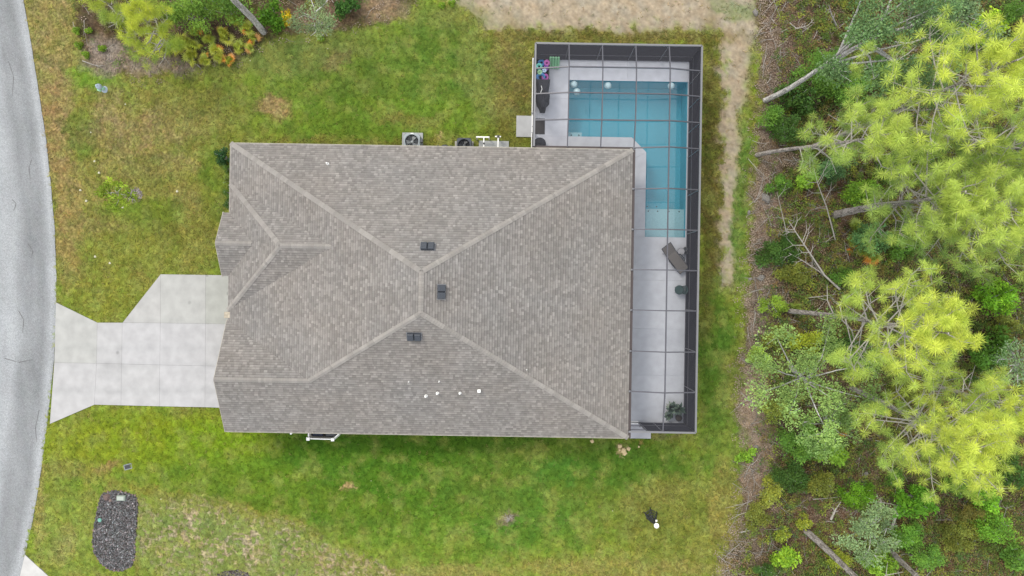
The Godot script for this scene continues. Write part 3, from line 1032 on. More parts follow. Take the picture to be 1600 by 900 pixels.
func make_pool_and_deck() -> void:
	var deck := Node3D.new()
	deck.name = "pool_deck"
	add_child(deck)
	deck.rotation.y = -SK
	deck.set_meta("kind", "structure")
	var slabs := [
		[[1.0, -13.82], [3.2, -13.82], [3.2, -11.4], [1.0, -11.4]], [[1.0, -11.4], [3.2, -11.4], [3.2, -9.15], [1.0, -9.15]], [[1.0, -9.15], [3.2, -9.15], [3.2, -7.3], [1.0, -7.3]],
		[[3.2, -13.82], [6.7, -13.82], [6.7, -12.52], [3.2, -12.52]], [[6.7, -13.82], [10.52, -13.82], [10.52, -12.52], [6.7, -12.52]],
		[[3.2, -9.15], [7.04, -9.15], [7.92, -8.27], [6.1, -7.3], [3.2, -7.3]], [[6.1, -7.3], [7.92, -8.27], [7.92, -5.6], [6.1, -5.6]], [[6.1, -5.6], [7.92, -5.6], [7.92, -3.2], [6.1, -3.2]], [[10.33, -12.52], [10.52, -12.52], [10.52, -3.2], [10.33, -3.2]],
		[[6.1, -3.2], [10.52, -3.2], [10.52, -0.6], [6.1, -0.6]], [[6.1, -0.6], [10.52, -0.6], [10.52, 2.3], [6.1, 2.3]], [[6.1, 2.3], [10.52, 2.3], [10.52, 5.1], [6.1, 5.1]], [[6.1, 5.1], [10.52, 5.1], [10.52, 8.0], [6.1, 8.0]],
	]
	var n := 0
	for s in slabs:
		var t: float = [16.0, 12.0, 10.0, 24.0, 22.0, 0.0, -2.0, 0.0, 2.0, -1.0, 1.0, -2.0, 0.0][n]  # north slabs painted paler to make up for shade from the screen wall
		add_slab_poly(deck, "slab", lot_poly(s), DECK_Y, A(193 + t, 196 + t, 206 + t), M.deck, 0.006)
		n += 1
	var pads := Node3D.new()
	pads.name = "door_pads"
	add_child(pads)
	pads.set_meta("kind", "structure")
	add_slab(pads, "slab", [[807, 181], [832.2, 181.5], [831.8, 214.5], [806.5, 214]], 0.07, A(206, 208, 212), M.concrete, 0.0)
	add_slab(pads, "slab", [[983.5, 660], [1017, 660.5], [1016.5, 685], [983.5, 684.5]], 0.07, A(206, 208, 218), M.concrete, 0.0)

	var pool := thing("swimming_pool", "L shaped in-ground swimming pool of blue water inside the screen cage", "swimming pool", Vector3.ZERO, -SK)
	var poly := lot_poly(POOL)
	var st := begin()
	prism(st, poly, -1.7, -1.42)
	for i in poly.size():
		var a := poly[i]
		var b := poly[(i + 1) % poly.size()]
		quad(st, Vector3(a.x, -1.42, a.y), Vector3(b.x, -1.42, b.y), Vector3(b.x, DECK_Y - 0.005, b.y), Vector3(a.x, DECK_Y - 0.005, a.y))
	obj("basin", st, M.plaster, pool)
	st = begin()
	prism(st, lot_poly([[7.93, -4.92], [10.32, -4.92], [10.32, -3.21], [7.93, -3.21]]), -1.41, -0.22)
	var shelf := obj("sun_shelf", st, M.shelf, pool)
	for x in [8.15, 8.72, 9.4, 10.02]:
		for z in [-4.78]:
			var f := begin()
			lathe(f, Vector3(x, -0.225, z), [[0.045, 0.0], [0.045, 0.018], [0.0, 0.018]], 10)
			obj("fitting", f, M.vent, shelf)
	st = begin()
	prism(st, lot_poly([[7.93, -5.45], [9.5, -5.45], [9.5, -4.925], [7.93, -4.925]]), -1.41, -0.55)
	var step := obj("step", st, M.plaster, pool)
	for x in [8.15, 8.72]:
		var f := begin()
		lathe(f, Vector3(x, -0.555, -5.1), [[0.04, 0.0], [0.04, 0.018], [0.0, 0.018]], 10)
		obj("fitting", f, M.vent, step)
	st = begin()
	prism(st, lot_poly([[3.21, -9.5], [4.08, -9.5], [4.08, -9.16], [3.21, -9.16]]), -1.41, -0.4)
	var bench := obj("bench", st, M.shelf, pool)
	for x in [3.45, 3.9]:
		var f := begin()
		lathe(f, Vector3(x, -0.405, -9.33), [[0.05, 0.0], [0.05, 0.018], [0.0, 0.018]], 10)
		obj("fitting", f, M.vent, bench)
	st = begin()
	var inner := Geometry2D.offset_polygon(poly, -0.002, Geometry2D.JOIN_MITER)
	var wp: PackedVector2Array = inner[0]
	var t := Geometry2D.triangulate_polygon(wp)
	for i in range(0, t.size(), 3):
		var a := wp[t[i]]
		var b := wp[t[i + 1]]
		var c := wp[t[i + 2]]
		if (b - a).cross(c - a) < 0:
			var s := b
			b = c
			c = s
		tri(st, Vector3(a.x, -0.03, a.y), Vector3(b.x, -0.03, b.y), Vector3(c.x, -0.03, c.y))
	obj("water", st, M.water, pool)
	# floating globes
	var spots := [[897, 131.5, "white floating globe nearest the corner beside the dark grill cover"], [901.5, 143, "white floating globe just south of another globe near the pool corner"], [950, 133.5, "white floating globe alone near the middle of the pool's far edge"], [1049, 134, "white floating globe near the pool corner by the outer screen wall"]]
	for s in spots:
		var w := survey(s[0], s[1], 0.05)
		var g := thing("floating_globe", s[2], "pool light", Vector3(w.x, -0.08, w.z), 0.0, "white globes floating in the pool")
		var f := begin()
		var prof := []
		for k in 9:
			var a := -PI / 2 + PI * k / 8.0
			prof.append([0.19 * cos(a) + 0.0005, 0.13 + 0.17 * sin(a)])
		f.set_smooth_group(0)
		lathe(f, Vector3.ZERO, prof, 18)
		f.generate_normals()
		obj("globe", f, mat(Color(0.4, 0.55, 0.6), 0.35), g)
		f = begin()
		lathe(f, Vector3.ZERO, [[0.2, 0.08], [0.215, 0.1], [0.2, 0.12]], 18)
		obj("ring", f, mat(Color(0.45, 0.58, 0.62), 0.4), g)

# ---------------------------------------------------------------- screen enclosure (lot axes)

const CX := [1.1, 2.97, 4.84, 6.71, 8.58, 10.42]
const CZN := [-13.74, -12.33, -10.9, -9.43, -7.97]
const CZE := [-7.97, -5.67, -3.4, -1.14, 1.12, 3.42, 5.68, 7.94]

func cage_y(x: float, z: float) -> float:
	if x < 1.2 or x > 10.3 or z < -13.6 or z > 7.8:
		return 2.75
	if (z > -8.0 and x < 6.8):
		return 2.74
	return 3.16 if z < -10.0 or x > 7.0 else 3.08

func node_at(x: float, z: float) -> Vector3:
	return Vector3(x, cage_y(x, z), z)

func make_enclosure() -> void:
	var cage := thing("screen_enclosure", "dark bronze framed screen cage over the pool and lanai deck", "pool cage", Vector3.ZERO, -SK)
	# roof beams, each one run
	var runs := []
	for i in range(1, 5):
		var run := []
		for z in CZN:
			run.append(node_at(CX[i], z))
		if i == 4:
			for k in range(1, CZE.size()):
				run.append(node_at(CX[i], CZE[k]))
		runs.append(run)
	for z in [-12.33, -10.9, -9.43]:
		var run := []
		for x in CX:
			run.append(node_at(x, z))
		runs.append(run)
	for z in CZE:
		if z > 7.0:
			continue
		runs.append([node_at(6.71, z), node_at(8.58, z), node_at(10.42, z)])
	for r in runs:
		var f := begin()
		for k in r.size() - 1:
			beam(f, r[k], r[k + 1], 0.06, 0.1)
		obj("roof_beam", f, M.bronze, cage)
	# eave beams round the outside
	for r in [[1.1, -13.74, 10.42, -13.74], [10.42, -13.74, 10.42, 7.94], [10.42, 7.94, 6.66, 7.94], [1.1, -13.74, 1.1, -7.97]]:
		var f := begin()
		beam(f, Vector3(r[0], 2.76, r[1]), Vector3(r[2], 2.76, r[3]), 0.10, 0.12)
		obj("eave_beam", f, M.alloy, cage)
	for z in CZE.slice(0, 7):
		var f := begin()
		soft_box(f, Vector3(6.69, 2.74, z), Vector3(0.1, 0.1, 0.1), 0.01)
		obj("bracket", f, M.alloy, cage)
	# posts
	var posts := []
	for x in CX:
		posts.append(Vector2(x, -13.74))
	for z in CZN.slice(1, 4) + CZE.slice(0):
		posts.append(Vector2(10.42, z))
	for z in [-11.6, -10.45, -9.3, -8.02]:
		posts.append(Vector2(1.1, z))
	for x in [6.72, 7.75, 8.58]:
		posts.append(Vector2(x, 7.94))
	for p in posts:
		var f := begin()
		beam(f, Vector3(p.x, DECK_Y, p.y), Vector3(p.x, 2.7, p.y), 0.055, 0.055)
		obj("post", f, M.bronze, cage)
	# screens of the roof
	for i in 5:
		for k in 4:
			roof_panel(cage, CX[i], CX[i + 1], CZN[k], CZN[k + 1])
	for i in [3, 4]:
		for k in CZE.size() - 1:
			roof_panel(cage, CX[i], CX[i + 1], CZE[k], CZE[k + 1])
	# screens of the walls, between the posts, with kick plate and chair rail
	for i in 5:
		wall_panel(cage, Vector2(CX[i], -13.74), Vector2(CX[i + 1], -13.74))
	var ez := [-13.74] + CZN.slice(1, 4) + CZE.slice(0)
	for k in ez.size() - 1:
		wall_panel(cage, Vector2(10.42, ez[k]), Vector2(10.42, ez[k + 1]))
	wall_panel(cage, Vector2(1.1, -13.74), Vector2(1.1, -11.6))
	wall_panel(cage, Vector2(1.1, -11.6), Vector2(1.1, -10.45))
	wall_panel(cage, Vector2(1.1, -9.3), Vector2(1.1, -8.02))
	wall_panel(cage, Vector2(7.75, 7.94), Vector2(8.58, 7.94))
	wall_panel(cage, Vector2(8.58, 7.94), Vector2(10.42, 7.94))
	for d in [[Vector2(1.1, -10.4), Vector2(1.1, -9.35)], [Vector2(6.78, 7.94), Vector2(7.7, 7.94)]]:
		var f := begin()
		var a := Vector3(d[0].x, DECK_Y + 0.03, d[0].y)
		var b := Vector3(d[1].x, DECK_Y + 0.03, d[1].y)
		for y in [0.03, 0.95, 2.05]:
			beam(f, a + Vector3(0, y, 0), b + Vector3(0, y, 0), 0.045, 0.08)
		for p in [a, b]:
			beam(f, p, p + Vector3(0, 2.05, 0), 0.045, 0.045)
		var dm := obj("screen_door", f, M.bronze, cage)
		var g := begin()
		thin(g, a + Vector3(0, 0.05, 0), b + Vector3(0, 0.05, 0), 1.98)
		obj("screen", g, M.wall_screen, dm)
		g = begin()
		var out := Vector3(-0.05, 0, 0) if absf(d[0].x - d[1].x) < 0.1 else Vector3(0, 0, 0.05)
		box(g, b.lerp(a, 0.1) + Vector3(0, 1.0, 0) + out, Vector3(0.05, 0.12, 0.05))
		obj("handle", g, M.alloy, dm)
		g = begin()
		beam(g, a + Vector3(0, -0.02, 0), b + Vector3(0, -0.02, 0), 0.16, 0.03)
		obj("threshold", g, M.white, dm)
	var k := begin()
	beam(k, Vector3(1.03, 0.16, -13.74), Vector3(1.03, 0.16, -10.5), 0.05, 0.2)
	obj("kick_plate", k, M.white, cage)
	k = begin()
	beam(k, Vector3(1.03, 0.16, -9.28), Vector3(1.03, 0.16, -7.9), 0.05, 0.2)
	obj("kick_plate", k, M.white, cage)

func roof_panel(cage: Node, x0: float, x1: float, z0: float, z1: float) -> void:
	var f := begin()
	var dy := Vector3(0, 0.012, 0)
	var a := node_at(x0, z0)
	var b := node_at(x1, z0)
	var c := node_at(x1, z1)
	var d := node_at(x0, z1)
	tri(f, a + dy, b + dy, c + dy)
	tri(f, a + dy, c + dy, d + dy)
	obj("roof_screen", f, M.roof_screen, cage)

func thin(f: SurfaceTool, a: Vector3, b: Vector3, h: float) -> void:
	quad(f, a, a + Vector3(0, h, 0), b + Vector3(0, h, 0), b)

func wall_panel(cage: Node, a: Vector2, b: Vector2) -> void:
	var f := begin()
	var p := Vector3(a.x, DECK_Y + 0.02, a.y)
	var q := Vector3(b.x, DECK_Y + 0.02, b.y)
	thin(f, p, q, 2.6)
	var ws := obj("wall_screen", f, M.wall_screen, cage)
	f = begin()                                             # woven strands: they close up when one looks along the wall from above
	var out := Vector3(q.z - p.z, 0, p.x - q.x).normalized() * 0.006
	for k in 87:
		var y := Vector3(0, 0.012 + k * 0.03, 0)
		quad(f, p + y - out, q + y - out, q + y + out, p + y + out)
	obj("strands", f, M.strand, ws)
	f = begin()
	beam(f, p + Vector3(0, 0.85, 0), q + Vector3(0, 0.85, 0), 0.05, 0.05)
	obj("rail", f, M.bronze, cage)
	f = begin()
	beam(f, p + Vector3(0, 0.04, 0), q + Vector3(0, 0.04, 0), 0.05, 0.1)
	obj("sill", f, M.bronze, cage)

# ---------------------------------------------------------------- things on the deck

func at_deck(px: float, py: float, h := 0.1) -> Vector3:
	var w := survey(px, py, h)
	return Vector3(w.x, DECK_Y, w.z)

func ring(st: SurfaceTool, c: Vector3, r: float, t: float, b := Basis()) -> void:
	var pts := []
	var rad := []
	for k in 21:
		pts.append(c + b * Vector3(cos(TAU * k / 20.0) * r, 0, sin(TAU * k / 20.0) * r))
		rad.append(t)
	tube(st, pts, rad, 9)

func make_deck_things() -> void:
	# heap of inflatable pool toys in the corner
	var rack := thing("toy_bin", "low dark mesh bin of pool toys in the cage corner", "bin", at_deck(846.5, 113), -SK)
	var f := begin()
	for s in [[-0.4, 0, 0.05, 1.3], [0.4, 0, 0.05, 1.3]]:
		box(f, Vector3(s[0], 0.25, s[1]), Vector3(s[2], 0.46, s[3]))
	for s in [[0, -0.64, 0.78, 0.05], [0, 0.64, 0.78, 0.05]]:
		box(f, Vector3(s[0], 0.25, s[1]), Vector3(s[2], 0.46, s[3]))
	obj("side", f, M.black, rack)
	f = begin()
	box(f, Vector3(0, 0.03, 0), Vector3(0.76, 0.04, 1.24))
	obj("floor", f, M.black, rack)
	var toys := [
		[845, 121, 0.5, 0.2, 0.1, Color(0.06, 0.22, 0.5), "bright blue inflatable ring on the near end of the toy bin"], [852, 121, 0.52, 0.15, 0.08, Color(0.42, 0.08, 0.36), "magenta pool ring beside the blue ring on the toy bin"],
		[842.5, 104, 0.55, 0.13, 0.075, Color(0.16, 0.62, 0.55), "mint green pool ring heaped on the toy bin"], [843.5, 113, 0.6, 0.1, 0.07, Color(0.35, 0.62, 0.35), "pale green little ring in the middle of the toy heap"],
		[850.5, 110, 0.62, 0.08, 0.06, Color(0.5, 0.66, 0.85), "pale blue little ring on top of the toy heap"], [854.5, 98.5, 0.55, 0.12, 0.08, Color(0.5, 0.12, 0.42), "pink pool ring on the far end of the toy bin"],
		[846, 98, 0.5, 0.15, 0.08, Color(0.03, 0.17, 0.42), "dark blue pool ring under the mint ring"], [853.5, 106, 0.5, 0.11, 0.07, Color(0.2, 0.04, 0.35), "deep purple pool ring at the toy bin's inner edge"],
	]
	for t in toys:
		var w := survey(t[0], t[1], t[2])
		var o := thing("pool_ring", t[6], "pool toy", Vector3(w.x, t[2], w.z), 0.0, "inflatable rings heaped on the toy bin")
		var g := begin()
		var b := Basis(Vector3(1, 0, 0.3).normalized(), rng.randf_range(-0.5, 0.5))
		ring(g, Vector3.ZERO, t[3], t[4], b)
		obj("tube", g, mat(t[5], 0.3), o)
		g = begin()
		tube(g, [b * Vector3(t[3], t[4], 0), b * Vector3(t[3], t[4] + 0.025, 0)], [0.012, 0.012], 6)
		obj("valve", g, M.white, o)
	var gm := survey(866, 97, 0.3)
	var fl := thing("pool_float", "translucent green inflatable mat leaning on the screen beside the toy bin", "pool toy", Vector3(gm.x, DECK_Y, gm.z), -SK)
	f = begin()
	for k in 4:
		var x := -0.24 + k * 0.16
		tube(f, [Vector3(x, 0.06, 0.34), Vector3(x, 0.3, 0.02), Vector3(x, 0.62, -0.14)], [0.075, 0.085, 0.07], 8)
	obj("mat", f, mat(Color(0.2, 0.46, 0.26), 0.4), fl)
	# covered grill: cart and long tapering cover
	var gr := thing("covered_grill", "long barbecue grill under a fitted black cover against the cage wall", "grill", at_deck(847.5, 152), -SK)
	f = begin()
	var outlines := [
		[[-0.42, -0.86], [0.42, -0.86], [0.38, -0.5], [0.33, -0.1], [0.42, 0.12], [0.40, 0.42], [0.22, 0.62], [0.16, 0.92], [-0.12, 0.92], [-0.2, 0.7], [-0.34, 0.5], [-0.42, 0.1], [-0.34, -0.15], [-0.36, -0.55]],
	]
	var last := []
	for lev in [[0.0, 1.03], [0.45, 1.0], [0.8, 0.97], [0.95, 0.9], [1.06, 0.7], [1.1, 0.4], [1.11, 0.0]]:
		var rg := []
		for p in outlines[0]:
			rg.append(Vector3(p[0] * lev[1], lev[0] + (0.05 * sin(p[1] * 7.0) if lev[0] > 0.9 else 0.0), p[1] * (lev[1] if lev[1] > 0.5 else lev[1] + 0.15 * signf(lev[1]))))
		if last.size():
			for k in rg.size():
				var j := (k + 1) % rg.size()
				quad(f, last[k], last[j], rg[j], rg[k])
		last = rg
	obj("cover", f, M.cover, gr)
	f = begin()
	tube(f, [Vector3(-0.12, 1.16, -0.35), Vector3(-0.08, 1.19, -0.15), Vector3(-0.14, 1.17, 0.02), Vector3(-0.17, 1.15, 0.14)], [0.02, 0.024, 0.022, 0.018], 6)
	obj("strap", f, M.white, gr)
	# door mat, round fire bowl
	var dm := thing("door_mat", "dark grey door mat inside the cage's side door", "mat", at_deck(843.5, 197.5), -SK)
	f = begin()
	soft_box(f, Vector3(0, 0.012, 0), Vector3(0.6, 0.024, 0.94), 0.006)
	var dmm := obj("mat", f, textured(Color(0.075, 0.07, 0.07), M.fine, 3.0, 0.95), dm)
	f = begin()
	for z in [-0.44, 0.44]:
		box(f, Vector3(0, 0.027, z), Vector3(0.56, 0.006, 0.03))
	obj("trim", f, M.black, dmm)
	var fb := thing("fire_bowl", "round black covered fire bowl beside the house eave", "fire bowl", at_deck(843.5, 224, 0.6), 0.0)
	f = begin()
	f.set_smooth_group(0)
	lathe(f, Vector3.ZERO, [[0.2, 0.0], [0.24, 0.25], [0.36, 0.36], [0.37, 0.42], [0.33, 0.52], [0.22, 0.6], [0.08, 0.63], [0.001, 0.63]], 22)
	f.generate_normals()
	obj("cover", f, M.cover, fb)
	f = begin()
	lathe(f, Vector3.ZERO, [[0.03, 0.62], [0.045, 0.66], [0.03, 0.69], [0.0, 0.69]], 10)
	obj("knob", f, M.black, fb)
	# sun lounger, head to the north-west
	var lg := thing("sun_lounger", "taupe sling sun lounger standing askew at the end of the pool", "sun lounger", at_deck(1054, 404, 0.35), deg_to_rad(38.0))
	var sling := textured(Color(0.20, 0.185, 0.18), M.fine, 2.5, 0.8)
	f = begin()
	box(f, Vector3(0, 0.34, 0.28), Vector3(0.62, 0.02, 1.25))
	obj("seat", f, sling, lg)
	f = begin()
	box(f, Vector3(0, 0.47, -0.64), Vector3(0.62, 0.02, 0.68), Basis(Vector3.RIGHT, 0.42))
	obj("backrest", f, sling, lg)
	f = begin()
	for s in [-1, 1]:
		tube(f, [Vector3(s * 0.33, 0.3, 0.92), Vector3(s * 0.33, 0.34, -0.33), Vector3(s * 0.33, 0.61, -0.95)], [0.02, 0.02, 0.02], 6)
	tube(f, [Vector3(-0.33, 0.61, -0.95), Vector3(0.33, 0.61, -0.95)], [0.02, 0.02], 6)
	tube(f, [Vector3(-0.33, 0.3, 0.92), Vector3(0.33, 0.3, 0.92)], [0.02, 0.02], 6)
	obj("frame", f, M.vent, lg)
	for s in [-1, 1]:
		f = begin()
		tube(f, [Vector3(s * 0.35, 0.34, -0.1), Vector3(s * 0.39, 0.52, 0.0), Vector3(s * 0.39, 0.53, 0.3), Vector3(s * 0.36, 0.34, 0.45)], [0.025, 0.03, 0.03, 0.025], 6)
		obj("armrest", f, M.black, lg)
		for z in [-0.55, 0.6]:
			f = begin()
			tube(f, [Vector3(s * 0.3, 0.33, z), Vector3(s * 0.33, 0.0, z + signf(z) * 0.08)], [0.018, 0.016], 6)
			obj("leg", f, M.vent, lg)
	# small wire side table and a lantern by the screen
	var tb := thing("side_table", "small pale glass topped wire table between lounger and screen", "table", at_deck(1063.5, 393, 0.4), 0.0)
	f = begin()
	lathe(f, Vector3.ZERO, [[0.0, 0.41], [0.2, 0.41], [0.2, 0.43], [0.0, 0.43]], 16)
	obj("top", f, mat(Color(0.26, 0.26, 0.28), 0.25), tb)
	f = begin()
	ring(f, Vector3(0, 0.42, 0), 0.205, 0.012)
	obj("rim", f, M.vent, tb)
	for k in 3:
		f = begin()
		var a := TAU * k / 3.0
		tube(f, [Vector3(cos(a) * 0.17, 0.41, sin(a) * 0.17), Vector3(cos(a) * 0.2, 0.0, sin(a) * 0.2)], [0.011, 0.011], 6)
		obj("leg", f, M.vent, tb)
	for s in [[1069.5, 389.5, 0.13, 0.22, "round grey pot standing at the foot of the screen by the small table", M.vent], [1070.5, 395.5, 0.10, 0.3, "small black lantern at the foot of the screen by the small table", M.black]]:
		var p := thing("patio_pot" if s[5] == M.vent else "lantern", s[4], "pot" if s[5] == M.vent else "lantern", at_deck(s[0], s[1]), 0.0)
		f = begin()
		lathe(f, Vector3.ZERO, [[s[2] * 0.7, 0.0], [s[2], s[3] * 0.8], [s[2] * 1.05, s[3]], [s[2] * 0.8, s[3]], [s[2] * 0.75, s[3] * 0.85], [0.0, s[3] * 0.85]], 14)
		obj("body", f, s[5], p)
		f = begin()
		ring(f, Vector3(0, s[3], 0), s[2] * 0.8, 0.012)
		obj("rim", f, M.alloy if s[5] == M.vent else M.vent, p)
	# round dark green chair
	var ch := thing("patio_chair", "dark green round seated chair with its back to the screen", "chair", at_deck(1061, 453, 0.45), 0.0)
	var gmat := mat(Color(0.022, 0.05, 0.05), 0.45)
	f = begin()
	lathe(f, Vector3.ZERO, [[0.0, 0.4], [0.25, 0.4], [0.28, 0.43], [0.25, 0.47], [0.0, 0.455]], 22)
	obj("seat", f, gmat, ch)
	f = begin()
	for k in 7:
		var a := -0.9 + 0.3 * k
		tube(f, [Vector3(cos(a) * 0.25, 0.44, sin(a) * 0.25), Vector3(cos(a) * 0.36 + 0.03, 0.85, sin(a) * 0.3)], [0.03, 0.035], 6)
	var bk := []
	for k in 7:
		var a := -0.95 + 0.32 * k
		bk.append(Vector3(cos(a) * 0.36 + 0.03, 0.86, sin(a) * 0.3))
	tube(f, bk, [0.03, 0.035, 0.035, 0.035, 0.035, 0.035, 0.03], 6)
	obj("backrest", f, gmat, ch)
	for k in 4:
		f = begin()
		var a := TAU * k / 4.0 + 0.78
		tube(f, [Vector3(cos(a) * 0.2, 0.41, sin(a) * 0.2), Vector3(cos(a) * 0.24, 0.0, sin(a) * 0.24)], [0.02, 0.016], 6)
		obj("leg", f, gmat, ch)
	# potted plants in the corner
	var pots := [[1046.5, 636, 0.6, 22, "leafy dark potted plant at the back of the corner group", 0.5], [1057.5, 636.5, 0.7, 22, "tall dark potted plant against the screen in the corner group", 0.55], [1044, 648, 0.45, 18, "grey green potted plant nearest the house in the corner group", 0.4], [1060, 652.5, 0.12, 0, "empty round black pot beside the corner plants", 0.3]]
	for p in pots:
		var o := thing("potted_plant" if p[3] > 0 else "empty_pot", p[4], "potted plant" if p[3] > 0 else "pot", at_deck(p[0], p[1], 0.3), 0.0)
		f = begin()
		lathe(f, Vector3.ZERO, [[0.15, 0.0], [0.2, 0.3], [0.215, 0.32], [0.18, 0.32], [0.17, 0.25], [0.0, 0.25]], 16)
		obj("pot", f, M.black, o)
		f = begin()
		lathe(f, Vector3(0, 0.255, 0), [[0.165, 0.0], [0.08, 0.02], [0.0, 0.012]], 12)
		obj("soil", f, mat(Color(0.05, 0.042, 0.036), 0.95), o)
		if p[3] > 0:
			for k in int(p[3]):
				var a := TAU * k * 0.618
				var rr: float = p[5] * rng.randf_range(0.5, 1.0)
				var hgt: float = 0.3 + p[2] * rng.randf_range(0.3, 1.0)
				f = begin()
				leaf_blade(f, Vector3(0, 0.27, 0), Vector3(cos(a) * rr * 0.55, hgt, sin(a) * rr * 0.55), Vector3(cos(a) * rr, hgt - 0.12, sin(a) * rr), 0.085)
				obj("leaf", f, M.pot_leaf if k % 3 else M.pot_leaf_pale, o)

func leaf_blade(f: SurfaceTool, a: Vector3, b: Vector3, c: Vector3, w: float) -> void:   # bent leaf from a over b to c
	var side := (c - a).cross(Vector3.UP).normalized() * w
	var m := a.lerp(b, 0.55) + Vector3(0, 0.02, 0)
	tri(f, a, m - side * 0.5, m + side * 0.5)
	quad(f, m - side * 0.5, b - side, b + side, m + side * 0.5)
	tri(f, b - side, c, b + side)

# ---------------------------------------------------------------- equipment beside the house

func make_equipment() -> void:
	# air conditioner
	var p := survey(645, 220, 0.4)
	var pad := Node3D.new()
	pad.name = "equipment_pads"
	add_child(pad)
	pad.set_meta("kind", "structure")
	add_slab(pad, "slab", [[629, 207.5], [661, 208], [661, 240], [628, 239]], 0.08, A(196, 200, 202), M.concrete, 0.0)
	add_slab(pad, "slab", [[711, 221], [740, 221.5], [740, 242], [711, 241]], 0.08, A(200, 198, 192), M.concrete, 0.0)
	add_slab(pad, "slab", [[748.5, 220], [795, 221], [795, 242], [748, 241]], 0.08, A(196, 200, 204), M.concrete, 0.0)
	var c := survey(643.5, 221, 0.85)
	var ac := thing("air_conditioner", "pale grey air conditioner condenser with round fan beside the north wall", "air conditioner", Vector3(c.x, 0.08, c.z), -SK)
	fan_unit(ac, 0.94, 0.9, 0.8, 0.385, mat(A(178, 188, 194), 0.5), M.black, mat(Color(0.3, 0.32, 0.33), 0.4))
	var f := begin()
	tube(f, [Vector3(0.55, 0.3, 0.1), Vector3(0.58, 0.32, 0.4), Vector3(0.5, 0.3, 0.9)], [0.03, 0.03, 0.03], 7)
	obj("pipe", f, M.gutter, ac)
	f = begin()
	soft_box(f, Vector3(0.53, 0.35, -0.12), Vector3(0.12, 0.3, 0.2), 0.01)
	obj("switch_box", f, M.alloy, ac)
	f = begin()
	soft_box(f, Vector3(0.0, 0.7, -0.46), Vector3(0.18, 0.1, 0.09), 0.01)
	obj("cover_plate", f, M.white, ac)
	c = survey(725, 227, 0.75)
	var hp := thing("pool_heater", "black pool heat pump with round fan opening beside the north wall", "pool heater", Vector3(c.x, 0.08, c.z), -SK)
	fan_unit(hp, 0.86, 0.86, 0.7, 0.34, M.vent, M.black, mat(Color(0.1, 0.11, 0.12), 0.4))
	for s in [-1, 1]:
		f = begin()
		tube(f, [Vector3(s * 0.47, 0.12, 0.05), Vector3(s * 0.52, 0.12, 0.0), Vector3(s * 0.52, 0.12, 0.6)], [0.035, 0.035, 0.035], 8)
		obj("pipe", f, M.pvc, hp)
	c = survey(695, 232, 0.5)
	var pm := thing("pool_pump", "low black pool pump and filter between condenser and pool heater", "pool pump", Vector3(c.x, 0.0, c.z), -SK)
	f = begin()
	f.set_smooth_group(0)
	lathe(f, Vector3(0, 0, 0.05), [[0.28, 0.0], [0.3, 0.1], [0.3, 0.45], [0.22, 0.55], [0.06, 0.58], [0.001, 0.58]], 18)
	f.generate_normals()
	obj("tank", f, M.vent, pm)
	for s in [-1, 1]:
		f = begin()
		box(f, Vector3(s * 0.38, 0.4, -0.12), Vector3(0.05, 0.8, 0.05))
		obj("post", f, M.black, pm)
	f = begin()
	beam(f, Vector3(-0.38, 0.5, 0.02), Vector3(0.38, 0.5, 0.02), 0.06, 0.05)
	obj("bar", f, M.black, pm)
	# white pipes over the third pad
	var q := survey(754, 214.5, 0.6)
	var pv := thing("pool_pipe_manifold", "white pipe manifold with long cross bar over the concrete pad", "pipes", Vector3(q.x, 0.0, q.z), -SK)
	f = begin()
	tube(f, [Vector3(-0.38, 0.62, 0), Vector3(0.4, 0.62, 0)], [0.05, 0.05], 9)
	obj("cross_pipe", f, M.pvc, pv)
	for s in [-0.36, 0.38]:
		f = begin()
		tube(f, [Vector3(s, 0.62, 0), Vector3(s, 0.0, 0)], [0.045, 0.045], 9)
		obj("riser", f, M.pvc, pv)
	f = begin()
	tube(f, [Vector3(0.08, 0.62, 0.0), Vector3(0.08, 0.62, 0.3), Vector3(0.08, 0.55, 1.2)], [0.04, 0.04, 0.04], 9)
	obj("feed_pipe", f, M.pvc, pv)
	f = begin()
	lathe(f, Vector3(0.09, 0.66, 0.38), [[0.05, 0.0], [0.06, 0.04], [0.0, 0.05]], 12)
	obj("valve", f, M.black, pv)
	q = survey(778, 213.5, 0.6)
	var pw := thing("pool_pipe_tee", "short white T shaped pipe with dark valve beside the manifold", "pipes", Vector3(q.x, 0.0, q.z), -SK)
	f = begin()
	tube(f, [Vector3(-0.17, 0.6, 0), Vector3(0.18, 0.6, 0)], [0.045, 0.045], 9)
	obj("cross_pipe", f, M.pvc, pw)
	f = begin()
	tube(f, [Vector3(0.02, 0.62, 0), Vector3(0.02, 0.6, 0.4), Vector3(0.02, 0.5, 1.2)], [0.045, 0.045, 0.045], 9)
	obj("feed_pipe", f, M.pvc, pw)
	f = begin()
	tube(f, [Vector3(0.02, 0.62, 0), Vector3(0.02, 0.0, 0)], [0.045, 0.045], 9)
	obj("riser", f, M.pvc, pw)
	f = begin()
	lathe(f, Vector3(0.02, 0.64, 0.0), [[0.06, 0.0], [0.08, 0.05], [0.0, 0.07]], 12)
	obj("valve", f, M.black, pw)
	# white fence nook on the south side, with two bins in it
	var fa := Vector3(-11.79, 0, 8.72)
	var fb := Vector3(-10.37, 0, 8.76)
	var fence := thing("vinyl_fence", "white vinyl privacy fence nook with angled side against the south wall", "fence", fa, 0.0)
	for pt in [fa, fb]:
		f = begin()
		soft_box(f, pt - fa + Vector3(0, 0.78, 0), Vector3(0.13, 1.56, 0.13), 0.01)
		var post := obj("post", f, M.pvc, fence)
		f = begin()
		soft_box(f, pt - fa + Vector3(0, 1.585, 0), Vector3(0.19, 0.05, 0.19), 0.02)
		obj("cap", f, M.pvc, post)
